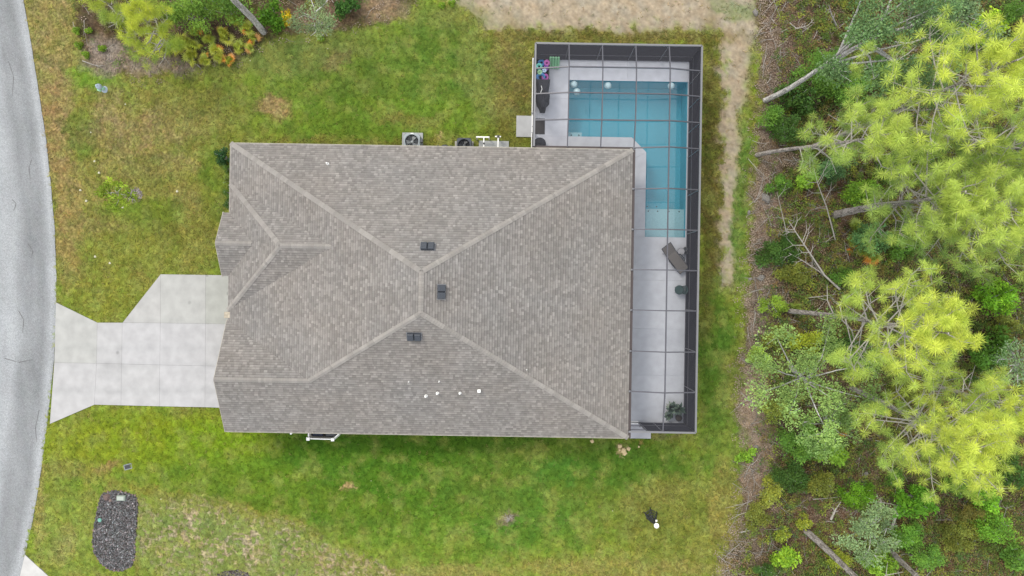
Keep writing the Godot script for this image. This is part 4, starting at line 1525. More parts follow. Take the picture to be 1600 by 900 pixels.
	for run in [[fa, fb], [fa, Vector3(-11.76, 0, 7.95)], [fb, Vector3(-9.72, 0, 8.15)]]:
		var a: Vector3 = run[0] - fa
		var b: Vector3 = run[1] - fa
		for y in [0.1, 1.46]:
			f = begin()
			beam(f, a + Vector3(0, y, 0), b + Vector3(0, y, 0), 0.06, 0.12)
			obj("rail", f, M.pvc, fence)
		var n := int((b - a).length() / 0.17)
		for k in n:
			f = begin()
			var m := a.lerp(b, (k + 0.5) / n)
			var dir := (b - a).normalized()
			box(f, m + Vector3(0, 0.78, 0), Vector3((b - a).length() / n - 0.006, 1.3, 0.03), Basis(dir, Vector3.UP, dir.cross(Vector3.UP)))
			obj("picket", f, M.pvc, fence)
	var bins := [[-11.38, 8.32, Color(0.03, 0.04, 0.085), "navy wheeled bin at the house's west end of the white fence nook"], [-10.62, 8.36, Color(0.1, 0.11, 0.13), "grey wheeled bin at the angled end of the white fence nook"]]
	for s in bins:
		var b := thing("wheeled_bin", s[3], "bin", Vector3(s[0], 0, s[1]), 0.0, "bins behind the white fence")
		var m := mat(s[2], 0.5)
		f = begin()
		soft_box(f, Vector3(0, 0.5, 0), Vector3(0.55, 0.96, 0.58), 0.02)
		obj("body", f, m, b)
		f = begin()
		soft_box(f, Vector3(0, 1.03, 0.02), Vector3(0.6, 0.07, 0.64), 0.03)
		obj("lid", f, m, b)
		f = begin()
		beam(f, Vector3(-0.26, 1.0, -0.36), Vector3(0.26, 1.0, -0.36), 0.04, 0.04)
		obj("handle", f, m, b)
		for k in [-1, 1]:
			f = begin()
			tube(f, [Vector3(k * 0.2, 0.1, -0.3), Vector3(k * 0.27, 0.1, -0.3)], [0.1, 0.1], 12)
			obj("wheel", f, M.black, b)
	q = survey(455, 677, 0.4)
	var st := thing("wall_spigot", "tiny white pipe stub at the south eave beside the fence nook", "pipe", Vector3(q.x, 0, q.z), 0.0)
	f = begin()
	tube(f, [Vector3(0, 0, 0), Vector3(0, 0.45, 0)], [0.05, 0.05], 9)
	obj("pipe", f, M.pvc, st)
	f = begin()
	lathe(f, Vector3(0, 0.45, 0), [[0.065, -0.03], [0.065, 0.02], [0.0, 0.03]], 10)
	obj("cap", f, M.pvc, st)

func fan_unit(o: Node3D, wx: float, wz: float, h: float, r: float, body: Material, inner: Material, blade: Material) -> void:
	var f := begin()
	var c := 0.08
	var oct := PackedVector2Array([Vector2(-wx / 2 + c, -wz / 2), Vector2(wx / 2 - c, -wz / 2), Vector2(wx / 2, -wz / 2 + c), Vector2(wx / 2, wz / 2 - c), Vector2(wx / 2 - c, wz / 2), Vector2(-wx / 2 + c, wz / 2), Vector2(-wx / 2, wz / 2 - c), Vector2(-wx / 2, -wz / 2 + c)])
	for i in 8:
		var a := oct[i]
		var b := oct[(i + 1) % 8]
		quad(f, Vector3(a.x, 0, a.y), Vector3(a.x, h, a.y), Vector3(b.x, h, b.y), Vector3(b.x, 0, b.y))
	var n := 32
	for k in n:                                             # top plate with a round opening
		var a0 := TAU * k / n
		var a1 := TAU * (k + 1) / n
		quad(f, edge_of(a0, wx, wz, h), edge_of(a1, wx, wz, h), Vector3(cos(a1) * r * 1.08, h, sin(a1) * r * 1.08), Vector3(cos(a0) * r * 1.08, h, sin(a0) * r * 1.08))
	lathe(f, Vector3.ZERO, [[r * 1.16, h], [r * 1.14, h + 0.035], [r * 1.05, h + 0.03], [r * 1.02, h - 0.02]], 28)
	obj("casing", f, body, o)
	f = begin()
	lathe(f, Vector3.ZERO, [[r * 1.02, h + 0.0], [r, h - 0.3], [0.0, h - 0.3]], 24)
	obj("well", f, inner, o)
	f = begin()
	lathe(f, Vector3(0, h - 0.14, 0), [[0.07, 0.0], [0.07, 0.05], [0.0, 0.06]], 14)
	for k in 3:
		var a := TAU * k / 3.0 + 0.5
		var b := a + 0.85
		var hub := 0.06
		quad(f, Vector3(cos(a) * hub, h - 0.13, sin(a) * hub), Vector3(cos(b) * hub, h - 0.1, sin(b) * hub), Vector3(cos(b) * r * 0.93, h - 0.08, sin(b) * r * 0.93), Vector3(cos(a) * r * 0.93, h - 0.15, sin(a) * r * 0.93))
		quad(f, Vector3(cos(a) * hub, h - 0.13, sin(a) * hub), Vector3(cos(a) * r * 0.93, h - 0.15, sin(a) * r * 0.93), Vector3(cos(b) * r * 0.93, h - 0.08, sin(b) * r * 0.93), Vector3(cos(b) * hub, h - 0.1, sin(b) * hub))
	obj("fan", f, blade, o)
	f = begin()
	for k in 5:
		ring(f, Vector3(0, h + 0.03, 0), r * (0.2 + 0.2 * k), 0.004)
	for k in 6:
		var a := TAU * k / 6.0
		tube(f, [Vector3(0, h + 0.035, 0), Vector3(cos(a) * r, h + 0.03, sin(a) * r)], [0.004, 0.004], 4)
	obj("grille", f, body, o)

func edge_of(a: float, wx: float, wz: float, h: float) -> Vector3:
	var c := cos(a)
	var s := sin(a)
	var t := minf((wx / 2) / maxf(absf(c), 1e-5), (wz / 2) / maxf(absf(s), 1e-5))
	t = minf(t, (wx / 2 + wz / 2 - 0.08) / (absf(c) + absf(s)))
	return Vector3(c * t, h, s * t)

# ---------------------------------------------------------------- small things in the yard

func chip_mesh(lx: float, ly: float, lz: float) -> ArrayMesh:
	var f := begin()
	var v := [Vector3(-lx, 0, -lz * 0.5), Vector3(-lx * 0.2, 0, -lz), Vector3(lx, 0, -lz * 0.3), Vector3(lx * 0.7, 0, lz), Vector3(-lx * 0.6, 0, lz * 0.8)]
	for i in 5:
		var a: Vector3 = v[i]
		var b: Vector3 = v[(i + 1) % 5]
		quad(f, a, a * 0.8 + Vector3(0, ly, 0), b * 0.8 + Vector3(0, ly, 0), b)
		tri(f, Vector3(0, ly * 1.1, 0), b * 0.8 + Vector3(0, ly, 0), a * 0.8 + Vector3(0, ly, 0))
	return f.commit()

func random_basis() -> Basis:
	return Basis(Vector3.UP, rng.randf() * TAU) * Basis(Vector3.RIGHT, rng.randf_range(-0.5, 0.5))

func edging_place(k: int) -> String:
	var sides := ["road corner by the pink rocks", "top end by the utility box", "house side, upper part", "house side at the waist", "house side, lower part", "lower round end", "road side, lower part", "road side by the green valve cover"]
	var order := ["first", "second", "third", "fourth", "fifth", "sixth", "seventh"]
	var part := int(k * 8 / 46.0)
	return "%s on its %s" % [order[k - int(ceil(part * 46.0 / 8.0))], sides[part]]

func make_yard_things() -> void:
	# island bed of dark stone mulch
	var st := begin()
	st.set_color(A(84, 78, 76))
	prism(st, mulch_poly, -0.05, 0.05)
	struct("mulch_bed", st, M.ground)
	var where := []
	var tint := PackedColorArray()
	while where.size() < 4200:
		var px := rng.randf_range(143, 218)
		var py := rng.randf_range(764, 894)
		var w := survey(px, py)
		if not Geometry2D.is_point_in_polygon(Vector2(w.x, w.z), mulch_poly):
			continue
		var s := rng.randf_range(0.6, 1.5)
		where.append(Transform3D(random_basis() * s, Vector3(w.x, 0.045, w.z)))
		var t := rng.randf_range(0.04, 0.14)
		if rng.randf() < 0.07:
			t = rng.randf_range(0.15, 0.33)
		var warm := rng.randf_range(0.9, 1.15)
		tint.append(Color(t * warm, t, t * rng.randf_range(0.98, 1.08)))
	many("mulch", chip_mesh(0.045, 0.03, 0.032), M.chip, where, tint)
	var edge := 0
	for k in 46:                                             # border of small stones round the bed
		var a: Vector2 = mulch_poly[edge % mulch_poly.size()]
		var t := fmod(k * 17.0 / 46.0, 1.0)
		edge = int(k * 17.0 / 46.0)
		a = mulch_poly[edge % 17].lerp(mulch_poly[(edge + 1) % 17], t)
		var f := begin()
		var r := rng.randf_range(0.05, 0.085)
		lathe(f, Vector3.ZERO, [[r, 0.0], [r * 1.1, r * 0.5], [r * 0.7, r], [0.0, r * 1.1]], 7, 0.15)
		var o := obj("edging_stone", f, mat(A(150, 128, 118) if k % 3 else A(112, 102, 102), 0.9))
		o.position = Vector3(a.x, 0.0, a.y)
		tag(o, "mulch bed edging stone, " + edging_place(k), "stone", "stones edging the mulch bed")
	var u := thing("utility_box", "pale green utility box at the top end of the mulch bed", "utility box", survey(191.5, 777, 0.0), -SK)
	var f := begin()
	soft_box(f, Vector3(0, 0.1, 0), Vector3(0.5, 0.26, 0.3), 0.03)
	var ub := obj("body", f, mat(A(176, 190, 176), 0.6), u)
	f = begin()
	soft_box(f, Vector3(0, 0.24, 0), Vector3(0.4, 0.025, 0.22), 0.01)
	obj("lid", f, mat(A(196, 206, 196), 0.6), ub)
	u = thing("valve_cover", "small round aqua green valve cover on the mulch bed's road side", "valve cover", survey(157, 812), 0.0)
	f = begin()
	lathe(f, Vector3.ZERO, [[0.12, 0.0], [0.12, 0.09], [0.1, 0.11], [0.0, 0.11]], 14)
	obj("body", f, mat(A(120, 190, 172), 0.5), u)
	f = begin()
	box(f, Vector3(0, 0.115, 0), Vector3(0.12, 0.02, 0.03))
	obj("grip", f, mat(A(150, 205, 190), 0.5), u)
	u = thing("boulder", "pinkish rock pair leaning at the road corner of the mulch bed", "rock", survey(168, 776), 0.3)
	f = begin()
	lathe(f, Vector3.ZERO, [[0.2, -0.02], [0.22, 0.1], [0.14, 0.2], [0.0, 0.22]], 8, 0.2)
	obj("large_rock", f, textured(A(168, 140, 134), M.fine, 0.8), u)
	f = begin()
	lathe(f, Vector3(0.14, 0, 0.26), [[0.12, -0.02], [0.13, 0.06], [0.07, 0.12], [0.0, 0.13]], 8, 0.2)
	obj("small_rock", f, textured(A(190, 164, 156), M.fine, 0.8), u)
	# water meter box in the lawn
	u = thing("water_meter_box", "small grey water meter box with open black lid in the lawn", "meter box", survey(200.5, 729), deg_to_rad(15.0))
	f = begin()
	for s in [[0, -0.14, 0.48, 0.05], [0, 0.14, 0.48, 0.05], [-0.22, 0, 0.05, 0.25], [0.22, 0, 0.05, 0.25]]:
		box(f, Vector3(s[0], 0.0, s[1]), Vector3(s[2], 0.1, s[3]))
	obj("rim", f, mat(A(150, 158, 160), 0.7), u)
	f = begin()
	box(f, Vector3(0, 0.04, 0), Vector3(0.38, 0.02, 0.22))
	obj("lid", f, M.black, u)
	# hydrant
	var h := survey(164, 140)
	u = thing("fire_hydrant", "pale blue fire hydrant with mint green side cap by the woods", "fire hydrant", h, -0.4)
	var blue := mat(A(190, 206, 224, 1.5), 0.5)
	f = begin()
	f.set_smooth_group(0)
	lathe(f, Vector3.ZERO, [[0.2, 0.0], [0.2, 0.05], [0.13, 0.07], [0.13, 0.55], [0.17, 0.57], [0.17, 0.62], [0.15, 0.7], [0.1, 0.8], [0.045, 0.84], [0.045, 0.9], [0.0, 0.9]], 18)
	f.generate_normals()
	obj("barrel", f, blue, u)
	for s in [[1, 0, 0.085], [-1, 0, 0.085], [0, 1, 0.11]]:
		f = begin()
		var d := Vector3(s[0], 0, s[1])
		tube(f, [d * 0.1 + Vector3(0, 0.45, 0), d * 0.24 + Vector3(0, 0.45, 0)], [s[2], s[2]], 12)
		obj("outlet_cap", f, mat(A(170, 225, 190, 1.5), 0.5) if s[1] == 1 or s[0] == 1 else blue, u)
	# dish on a black tripod
	var d0 := survey(1016, 802)
	var d1 := survey(1025, 821.5, 1.75)
	u = thing("satellite_dish", "white dish on a black wire tripod standing alone on the lawn", "satellite dish", d0, 0.0)
	var top := d1 - d0
	for k in 5:
		f = begin()
		var a := TAU * k / 5.0 + 0.9
		tube(f, [top * 0.96, Vector3(cos(a) * 0.42, 0.0, sin(a) * 0.36)], [0.03, 0.026], 6)
		obj("leg", f, M.black, u)
	for lev in [0.12, 0.28, 0.45, 0.62, 0.78]:
		f = begin()
		var pts := []
		for k in 6:
			var a := TAU * k / 5.0 + 0.9
			pts.append((top * 0.96).lerp(Vector3(cos(a) * 0.42, 0.0, sin(a) * 0.36), 1.0 - lev))
		for k in 5:
			tube(f, [pts[k], pts[k + 1]], [0.026, 0.026], 5)
		if lev < 0.6:
			tube(f, [pts[0], pts[2]], [0.024, 0.024], 5)
			tube(f, [pts[1], pts[3]], [0.024, 0.024], 5)
		obj("brace", f, M.black, u)
	f = begin()
	f.set_smooth_group(0)
	var db := Basis(Vector3(1, 0, 0.2).normalized(), -0.35)
	var prof := []
	for k in 7:
		prof.append([0.001 + 0.145 * k / 6.0, 0.09 * pow(k / 6.0, 2)])
	prof.append([0.145, 0.11])
	for k in 7:
		prof.append([0.001 + 0.137 * (6 - k) / 6.0, 0.02 + 0.09 * pow((6 - k) / 6.0, 2)])
	lathe(f, Vector3.ZERO, prof, 22)
	f.generate_normals()
	var dish := obj("dish", f, M.white, u)
	dish.position = top
	dish.basis = db
	f = begin()
	tube(f, [Vector3(0, 0.03, -0.2), Vector3(0, 0.16, -0.27)], [0.02, 0.02], 6)
	soft_box(f, Vector3(0, 0.17, -0.27), Vector3(0.1, 0.08, 0.1), 0.02)
	obj("receiver", f, M.white, dish)
	# limestone rubble by the south wall
	var spots := [[968, 697, 0.14], [974, 704, 0.17], [982, 701, 0.13], [976, 708, 0.14], [925, 689, 0.12], [968, 703, 0.08], [998, 698, 0.07]]
	var rubble := ["flat buff stone topping the rubble cluster below the house corner", "biggest buff stone in the rubble cluster below the house corner", "buff stone nearest the concrete pad in the rubble cluster", "lowest buff stone of the rubble cluster below the house corner", "single buff stone by the south eave, west of the rubble cluster", "little buff stone at the west of the rubble cluster", "low little buff stone between rubble cluster and concrete pad"]
	for k in spots.size():
		var s = spots[k]
		f = begin()
		lathe(f, Vector3.ZERO, [[s[2], -0.01], [s[2] * 1.05, s[2] * 0.3], [s[2] * 0.8, s[2] * 0.8], [0.0, s[2] * 0.9]], 8, 0.22)
		var o := obj("stone", f, textured(A(216, 194, 150, 1.5), M.calm, 0.9))
		o.position = survey(s[0], s[1])
		o.rotation.y = k * 1.3
		tag(o, rubble[k], "stone", "buff stones below the house corner")
	# pale stones scattered over the front lawn
	var pale := [[148, 252, "second from the woods in the west column"], [155, 270, "beside the brown patch above the sapling"], [126, 297, "beside the road verge level with the sapling"], [135, 314, "broad one between road and sapling"], [192, 324, "just below the sapling's mulch ring"], [277, 299, "alone between sapling and house hedge"], [149, 401, "larger of two above the driveway apron"], [172, 411, "lower of two above the driveway apron"], [196, 163, "alone below the woodland bed"], [142, 207, "in the dark green lawn patch near the road"], [200, 460, "in the lawn corner between the two driveway arms"], [580, 751, "tiny one right of the bald patch on the south lawn"], [957, 798, "tiny one on the south lawn before the dish"], [252, 780, "white cap by the mulch bed's east side"], [512, 76, "white cap at the north lawn's edge"], [391, 95, "white cap below the palmettos"]]
	for k in pale.size():
		f = begin()
		var r := 0.07 if k < 8 else 0.045
		lathe(f, Vector3.ZERO, [[r, -0.01], [r * 1.1, r * 0.4], [r * 0.6, r * 0.8], [0.0, r * 0.85]], 7, 0.2)
		var o := obj("pale_stone", f, mat(A(226, 222, 196), 0.9))
		o.position = survey(pale[k][0], pale[k][1])
		o.rotation.y = k * 2.1
		tag(o, "pale stone in the lawn, " + pale[k][2], "stone", "pale stones in the lawn")
	# twiggy dead bush remains on the south lawn
	var tw := thing("dead_shrub", "low tangle of grey dead twigs on the south lawn", "dead shrub", survey(795, 808), 0.0)
	for k in 22:
		f = begin()
		var a := rng.randf() * TAU
		var r := rng.randf_range(0.15, 0.4)
		tube(f, [Vector3(cos(a) * 0.05, 0.0, sin(a) * 0.05), Vector3(cos(a) * r * 0.6, rng.randf_range(0.06, 0.2), sin(a) * r * 0.6), Vector3(cos(a + 0.3) * r, 0.06, sin(a + 0.3) * r)], [0.014, 0.011, 0.006], 5)
		obj("twig", f, M.dead_wood, tw)
	# dark mulch island at the picture's lower edge
	st = begin()
	st.set_color(A(96, 86, 84))
	var cut := poly_of([[340, 897], [352, 892], [372, 890], [388, 895], [396, 910], [380, 930], [350, 932], [336, 915]])
	prism(st, cut, -0.05, 0.04)
	struct("planting_bed", st, M.ground)
	where = []
	tint = PackedColorArray()
	while where.size() < 600:
		var w := survey(rng.randf_range(336, 397), rng.randf_range(889, 933))
		if Geometry2D.is_point_in_polygon(Vector2(w.x, w.z), cut):
			where.append(Transform3D(random_basis() * rng.randf_range(0.6, 1.4), Vector3(w.x, 0.035, w.z)))
			var t := rng.randf_range(0.03, 0.16)
			tint.append(Color(t * 1.1, t, t * 0.95))
	for k in 300:                                             # ring of bark round the sapling
		var a := rng.randf() * TAU
		var r := sqrt(rng.randf()) * 0.46
		var c := survey(211, 305)
		where.append(Transform3D(random_basis() * rng.randf_range(0.5, 1.2), Vector3(c.x + cos(a) * r, 0.01, c.z + sin(a) * r)))
		var t := rng.randf_range(0.08, 0.3)
		tint.append(Color(t * 1.08, t * 0.97, t * 0.95))
	many("bark_mulch", chip_mesh(0.045, 0.022, 0.03), M.chip, where, tint)

# ---------------------------------------------------------------- plants

var leaf_mesh := {}

func leaf_cluster(n: int, r: float, ll: float, lw: float, n_seed: int) -> ArrayMesh:
	var g := RandomNumberGenerator.new()
	g.seed = n_seed
	var f := begin()
	for k in n:
		var c := Vector3(g.randf_range(-1, 1), g.randf_range(-0.7, 0.8), g.randf_range(-1, 1)) * r
		var dir := (c.normalized() + Vector3(g.randf_range(-1, 1), g.randf_range(-0.5, 0.9), g.randf_range(-1, 1)) * 0.8).normalized()
		var up := (Vector3.UP * 1.0 + Vector3(g.randf_range(-1, 1), g.randf_range(-0.4, 0.4), g.randf_range(-1, 1)) * 0.9).normalized()
		var side := dir.cross(up).normalized()
		var s := g.randf_range(0.7, 1.2)
		var t := g.randf_range(0.8, 1.15)
		f.set_color(Color(t, t, t))
		var a := c - dir * ll * 0.5 * s
		var b := c + dir * ll * 0.5 * s
		var lift := up.cross(side).cross(side).normalized() * 0.0
		var l := c - side * lw * 0.5 * s + lift
		var q := c + side * lw * 0.5 * s + lift
		var mid := c - up * lw * 0.12
		tri(f, a, l, mid)
		tri(f, l, b, mid)
		tri(f, a, mid, q)
		tri(f, mid, b, q)
	return f.commit()

func tuft_mesh(n: int, ll: float, w: float, n_seed: int) -> ArrayMesh:     # star burst of long needles about +y
	var g := RandomNumberGenerator.new()
	g.seed = n_seed
	var f := begin()
	for k in n:
		var polar := deg_to_rad(lerpf(44.0, 108.0, sqrt((k + 0.5) / n)))
		var az := k * 2.39996 + g.randf_range(-0.2, 0.2)
		var dir := Vector3(sin(polar) * cos(az), cos(polar), sin(polar) * sin(az))
		var s := g.randf_range(0.75, 1.1) * ll
		var base := Vector3(0, 0.10 - 0.16 * k / n, 0)
		var side := dir.cross(Vector3(g.randf_range(-1, 1), g.randf_range(-1, 1), g.randf_range(-1, 1))).normalized() * w * 0.5
		var tip := base + dir * s + Vector3(0, -0.05 * s, 0)
		var mid := base + dir * s * 0.45
		var t := g.randf_range(0.85, 1.12)
		f.set_color(Color(t * 0.95, t, t * 0.9))
		tri(f, base - side * 0.6, mid + side, mid - side)
		tri(f, mid - side, mid + side, tip)
	return f.commit()

func vary(c: Color, spread: float, yellow := 0.0) -> Color:
	var t := 1.0 + rng.randf_range(-spread, spread)
	var y := rng.randf_range(-yellow * 0.4, yellow)
	return Color(c.r * t * (1.0 + y), c.g * t * (1.0 + y * 0.35), c.b * t * (1.0 - y * 0.5))

func clump(o: Node3D, lobes: Array, n: int, c: Color, mesh: Mesh, s0: float, s1: float, yellow := 0.25) -> void:
	# leaf sprays through the outer part of a few overlapping lobes: [centre, radii]
	var where := []
	var tint := PackedColorArray()
	var tone := []
	for l in lobes:
		tone.append(rng.randf_range(0.68, 1.25))
	for k in n:
		var li := rng.randi() % lobes.size()
		var lb = lobes[li]
		var d := Vector3(rng.randfn(), rng.randfn() * 0.9 + 0.25, rng.randfn()).normalized()
		var r := pow(rng.randf(), 0.42)
		var p: Vector3 = lb[0] + d * lb[1] * r
		if p.y < 0.06:
			p.y = rng.randf_range(0.05, 0.15)
		var b := Basis(Vector3.UP, rng.randf() * TAU) * Basis(Vector3.RIGHT, rng.randf_range(-0.6, 0.6))
		where.append(Transform3D(b * rng.randf_range(s0, s1), p))
		var t: float = tone[li]
		t *= 1.18
		tint.append(vary(Color(c.r * t, c.g * t, c.b * t), 0.22, yellow))
	many("foliage", mesh, M.leaf, where, tint, o)

func shrub(px: float, py: float, rx: float, ry: float, h: float, c: Color, kind: String, label: String, called := "shrub", group := "shrubs in the woods") -> Node3D:
	var at := survey(px, py, h * 0.6)
	var base := Vector3(at.x, 0, at.z)
	var o := thing(called, label, "palm" if called == "palm" else "shrub", base, 0.0, group)
	var m := (EYE - h * 0.6) / LENS
	var lobes := []
	var k := 5 + int((rx + ry) / 9.0)
	for i in k:
		var a := i * 2.4 + rng.randf()
		var off := 0.0 if i == 0 else rng.randf_range(0.35, 0.95)
		lobes.append([Vector3(cos(a) * rx * m * off, h * rng.randf_range(0.3, 0.75) * (1.1 - 0.5 * off), sin(a) * ry * m * off), Vector3(rx * m * rng.randf_range(0.2, 0.45), h * rng.randf_range(0.18, 0.36), ry * m * rng.randf_range(0.2, 0.45))])
	var area := rx * ry * m * m
	var q := clampf(minf(rx, ry) / 17.0, 0.36, 1.0)
	var n := int(clampf(area * (150.0 if kind == "fine" else 115.0) + 34, 34, 620) / pow(q, 0.7))
	clump(o, lobes, n, c, leaf_mesh[kind], 0.75 * q, 1.3 * q)
	var st := begin()
	for i in mini(k, 7):
		var e: Vector3 = lobes[i][0]
		tube(st, [Vector3(e.x * 0.1, -0.05, e.z * 0.1), Vector3(e.x * 0.5, e.y * 0.6, e.z * 0.45), e + Vector3(0, h * 0.2, 0)], [0.03, 0.022, 0.008], 5)
	obj("stem", st, M.grey_bark, o)
	return o

func broadleaf(bx: float, by: float, cx: float, cy: float, h: float, r: float, c: Color, n: int, kind: String, label: String, trunk_r := 0.11, bare := 0.3, bark: Material = null) -> Node3D:
	# tree with a slanting or straight trunk: foot at survey (bx, by), crown centre seen at (cx, cy)
	var base := survey(bx, by)
	var crown := survey(cx, cy, h * 0.85) - base
	var o := thing("tree", label, "tree", base, 0.0)
	var bk: Material = bark if bark else M.grey_bark
	var st := begin()
	var pts := []
	var rad := []
	for k in 9:
		var t := k / 8.0
		var p := Vector3(crown.x * t, crown.y * t, crown.z * t) + Vector3(sin(t * 5.0 + bx) * 0.12, 0, cos(t * 4.0 + by) * 0.12) * (t * (1.0 - t) * 4.0)
		pts.append(p)
		rad.append(trunk_r * (1.0 - 0.72 * t))
	pts[0].y = -0.08
	tube(st, pts, rad, 9, 0.4)
	obj("trunk", st, bk, o)
	st = begin()
	var lobes := [[crown, Vector3(r * 0.36, h * 0.08 + 0.25, r * 0.36)]]
	for k in 12:
		var a := k * 2.4 + bx * 0.1
		var t := rng.randf_range(0.5, 0.95)
		var from := Vector3(crown.x * t, crown.y * t, crown.z * t)
		var len := r * rng.randf_range(0.4, 1.15)
		var e := crown + Vector3(cos(a) * len, rng.randf_range(-0.3, 0.5) * r * 0.4, sin(a) * len)
		var m := from.lerp(e, 0.5) + Vector3(rng.randf_range(-0.2, 0.2), 0.25, rng.randf_range(-0.2, 0.2))
		tube(st, [from, m, e], [trunk_r * 0.42, trunk_r * 0.28, trunk_r * 0.1], 6)
		lobes.append([e, Vector3(r * rng.randf_range(0.18, 0.4), r * rng.randf_range(0.12, 0.28), r * rng.randf_range(0.18, 0.4))])
		if rng.randf() < bare:                                # bare grey twigs that stick out of the foliage
			var b := e + Vector3(rng.randf_range(-0.6, 0.6), rng.randf_range(0.2, 0.5), rng.randf_range(-0.6, 0.6)) * r * 0.4
			tube(st, [m, e, b], [0.035, 0.025, 0.008], 5)
			tube(st, [e, e.lerp(b, 0.6) + Vector3(0.25, 0.1, -0.2)], [0.02, 0.006], 5)
	obj("limbs", st, bk, o)
	clump(o, lobes, n, c, leaf_mesh[kind], 0.7, 1.35, 0.15)
	return o

func pine(bx: float, by: float, cx: float, cy: float, h: float, r: float, n: int, c: Color, label: String, trunk_r := 0.16, low := 0.55) -> Node3D:
	# longleaf pine: bare trunk, whorled limbs that turn up, a burst of needles on every twig end
	var base := survey(bx, by)
	var top := survey(cx, cy, h * 0.88) - base
	top *= h / (h * 0.88)
	var o := thing("pine_tree", label, "pine tree", base, 0.0)
	var st := begin()
	var pts := []
	var rad := []
	var lean := Vector3(top.x, 0, top.z)
	for k in 13:
		var t := k / 12.0
		pts.append(Vector3(0, h * t, 0) + lean * t + Vector3(sin(t * 4.0 + bx), 0, cos(t * 3.3 + by)) * 0.10 * t * (1.0 - t) * 4.0)
		rad.append(trunk_r * (1.0 - 0.78 * t))
	pts[0].y = -0.1
	tube(st, pts, rad, 11, 0.55)
	obj("trunk", st, M.bark, o)
	var limbs := begin()
	var where := []
	var tint := PackedColorArray()
	var count := maxi(8, n / 6)
	for k in count:
		var t := lerpf(low, 0.985, pow((k + 0.5) / count, 0.85))
		var at := Vector3(0, h * t, 0) + lean * t
		var u := (t - low) / (1.0 - low)
		var len := r * (0.55 + 0.55 * sin(PI * clampf(0.25 + u * 0.8, 0, 1))) * rng.randf_range(0.55, 1.12) * (1.0 - 0.6 * u * u)
		var a := k * 2.39996 + rng.randf_range(-0.4, 0.4)
		var out := Vector3(cos(a), 0, sin(a))
		var rise := rng.randf_range(-0.12, 0.25) + u * 0.75
		var p1 := at + out * len * 0.45 + Vector3(0, len * rise * 0.25, 0)
		var p2 := at + out * len * 0.8 + Vector3(rng.randf_range(-0.15, 0.15), len * rise * 0.6 + 0.05, rng.randf_range(-0.15, 0.15))
		var p3 := at + out * len + Vector3(0, len * rise + 0.22, 0)
		tube(limbs, [at, p1, p2, p3], [0.045 * (1.2 - u), 0.034, 0.022, 0.012], 5)
		var ends := [[p3, (p3 - p2).normalized()]]
		for q in 8:
			var f := rng.randf_range(0.38, 1.0)
			var on := p1.lerp(p2, clampf((f - 0.38) / 0.35, 0, 1)) if f < 0.73 else p2.lerp(p3, (f - 0.73) / 0.27)
			var side := out.cross(Vector3.UP) * (1.0 if q % 2 else -1.0)
			var e := on + (side * rng.randf_range(0.2, 0.75) + out * rng.randf_range(0.0, 0.4) + Vector3(0, rng.randf_range(0.08, 0.4), 0)) * clampf(len * 0.42, 0.25, 0.95)
			tube(limbs, [on, e], [0.016, 0.008], 4)
			ends.append([e, (e - on).normalized()])
		for e in ends:
			var axis: Vector3 = (e[1] * 0.4 + Vector3.UP * rng.randf_range(0.7, 1.3) + Vector3(rng.randf_range(-0.3, 0.3), 0, rng.randf_range(-0.3, 0.3))).normalized()
			var sx := axis.cross(Vector3(0.2, 0.1, 0.97)).normalized()
			var b := Basis(sx, axis, sx.cross(axis)) * Basis(Vector3.UP, rng.randf() * TAU)
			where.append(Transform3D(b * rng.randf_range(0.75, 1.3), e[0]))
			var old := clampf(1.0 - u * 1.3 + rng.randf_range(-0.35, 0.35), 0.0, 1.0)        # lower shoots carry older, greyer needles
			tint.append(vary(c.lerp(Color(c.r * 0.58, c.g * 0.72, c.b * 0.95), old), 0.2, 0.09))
	for k in 6:                                              # bare dead limbs below the crown
		var t := low * rng.randf_range(0.62, 1.05)
		var at := Vector3(0, h * t, 0) + lean * t
		var a := rng.randf() * TAU
		var ll := rng.randf_range(0.7, 2.0) * r * 0.45
		var m := at + Vector3(cos(a), rng.randf_range(-0.1, 0.2), sin(a)) * ll * 0.6
		var e := m + Vector3(cos(a + 0.5), rng.randf_range(-0.2, 0.3), sin(a + 0.5)) * ll * 0.5
		tube(limbs, [at, m, e], [0.04, 0.028, 0.01], 5)
		tube(limbs, [m, m + Vector3(cos(a - 0.8), 0.1, sin(a - 0.8)) * ll * 0.4], [0.02, 0.008], 5)
	obj("limbs", limbs, M.dead_wood, o)
	many("needles", leaf_mesh.tuft, M.needle, where, tint, o)
	return o

func frond_mesh(n_seed: int) -> ArrayMesh:       # one fan frond on its stalk, along +x
	var g := RandomNumberGenerator.new()
	g.seed = n_seed
	var f := begin()
	f.set_color(Color(0.9, 0.9, 0.7))
	beam(f, Vector3.ZERO, Vector3(0.24, 0.2, 0), 0.015, 0.015)
	for k in 11:
		var a := lerpf(-1.7, 1.7, k / 10.0)
		var ll := 0.5 * g.randf_range(0.85, 1.1) * (1.0 - 0.12 * absf(a))
		var d := Vector3(cos(a), 0.12 - 0.06 * absf(a), sin(a))
		var o := Vector3(0.24, 0.2, 0)
		var side := d.cross(Vector3.UP).normalized() * 0.034
		var m := o + d * ll * 0.5 + Vector3(0, 0.02, 0)
		var t := g.randf_range(0.85, 1.15)
		f.set_color(Color(t, t, t))
		tri(f, o, m + side, m - side)
		tri(f, m - side, m + side, o + d * ll + Vector3(0, -0.06, 0))
	return f.commit()

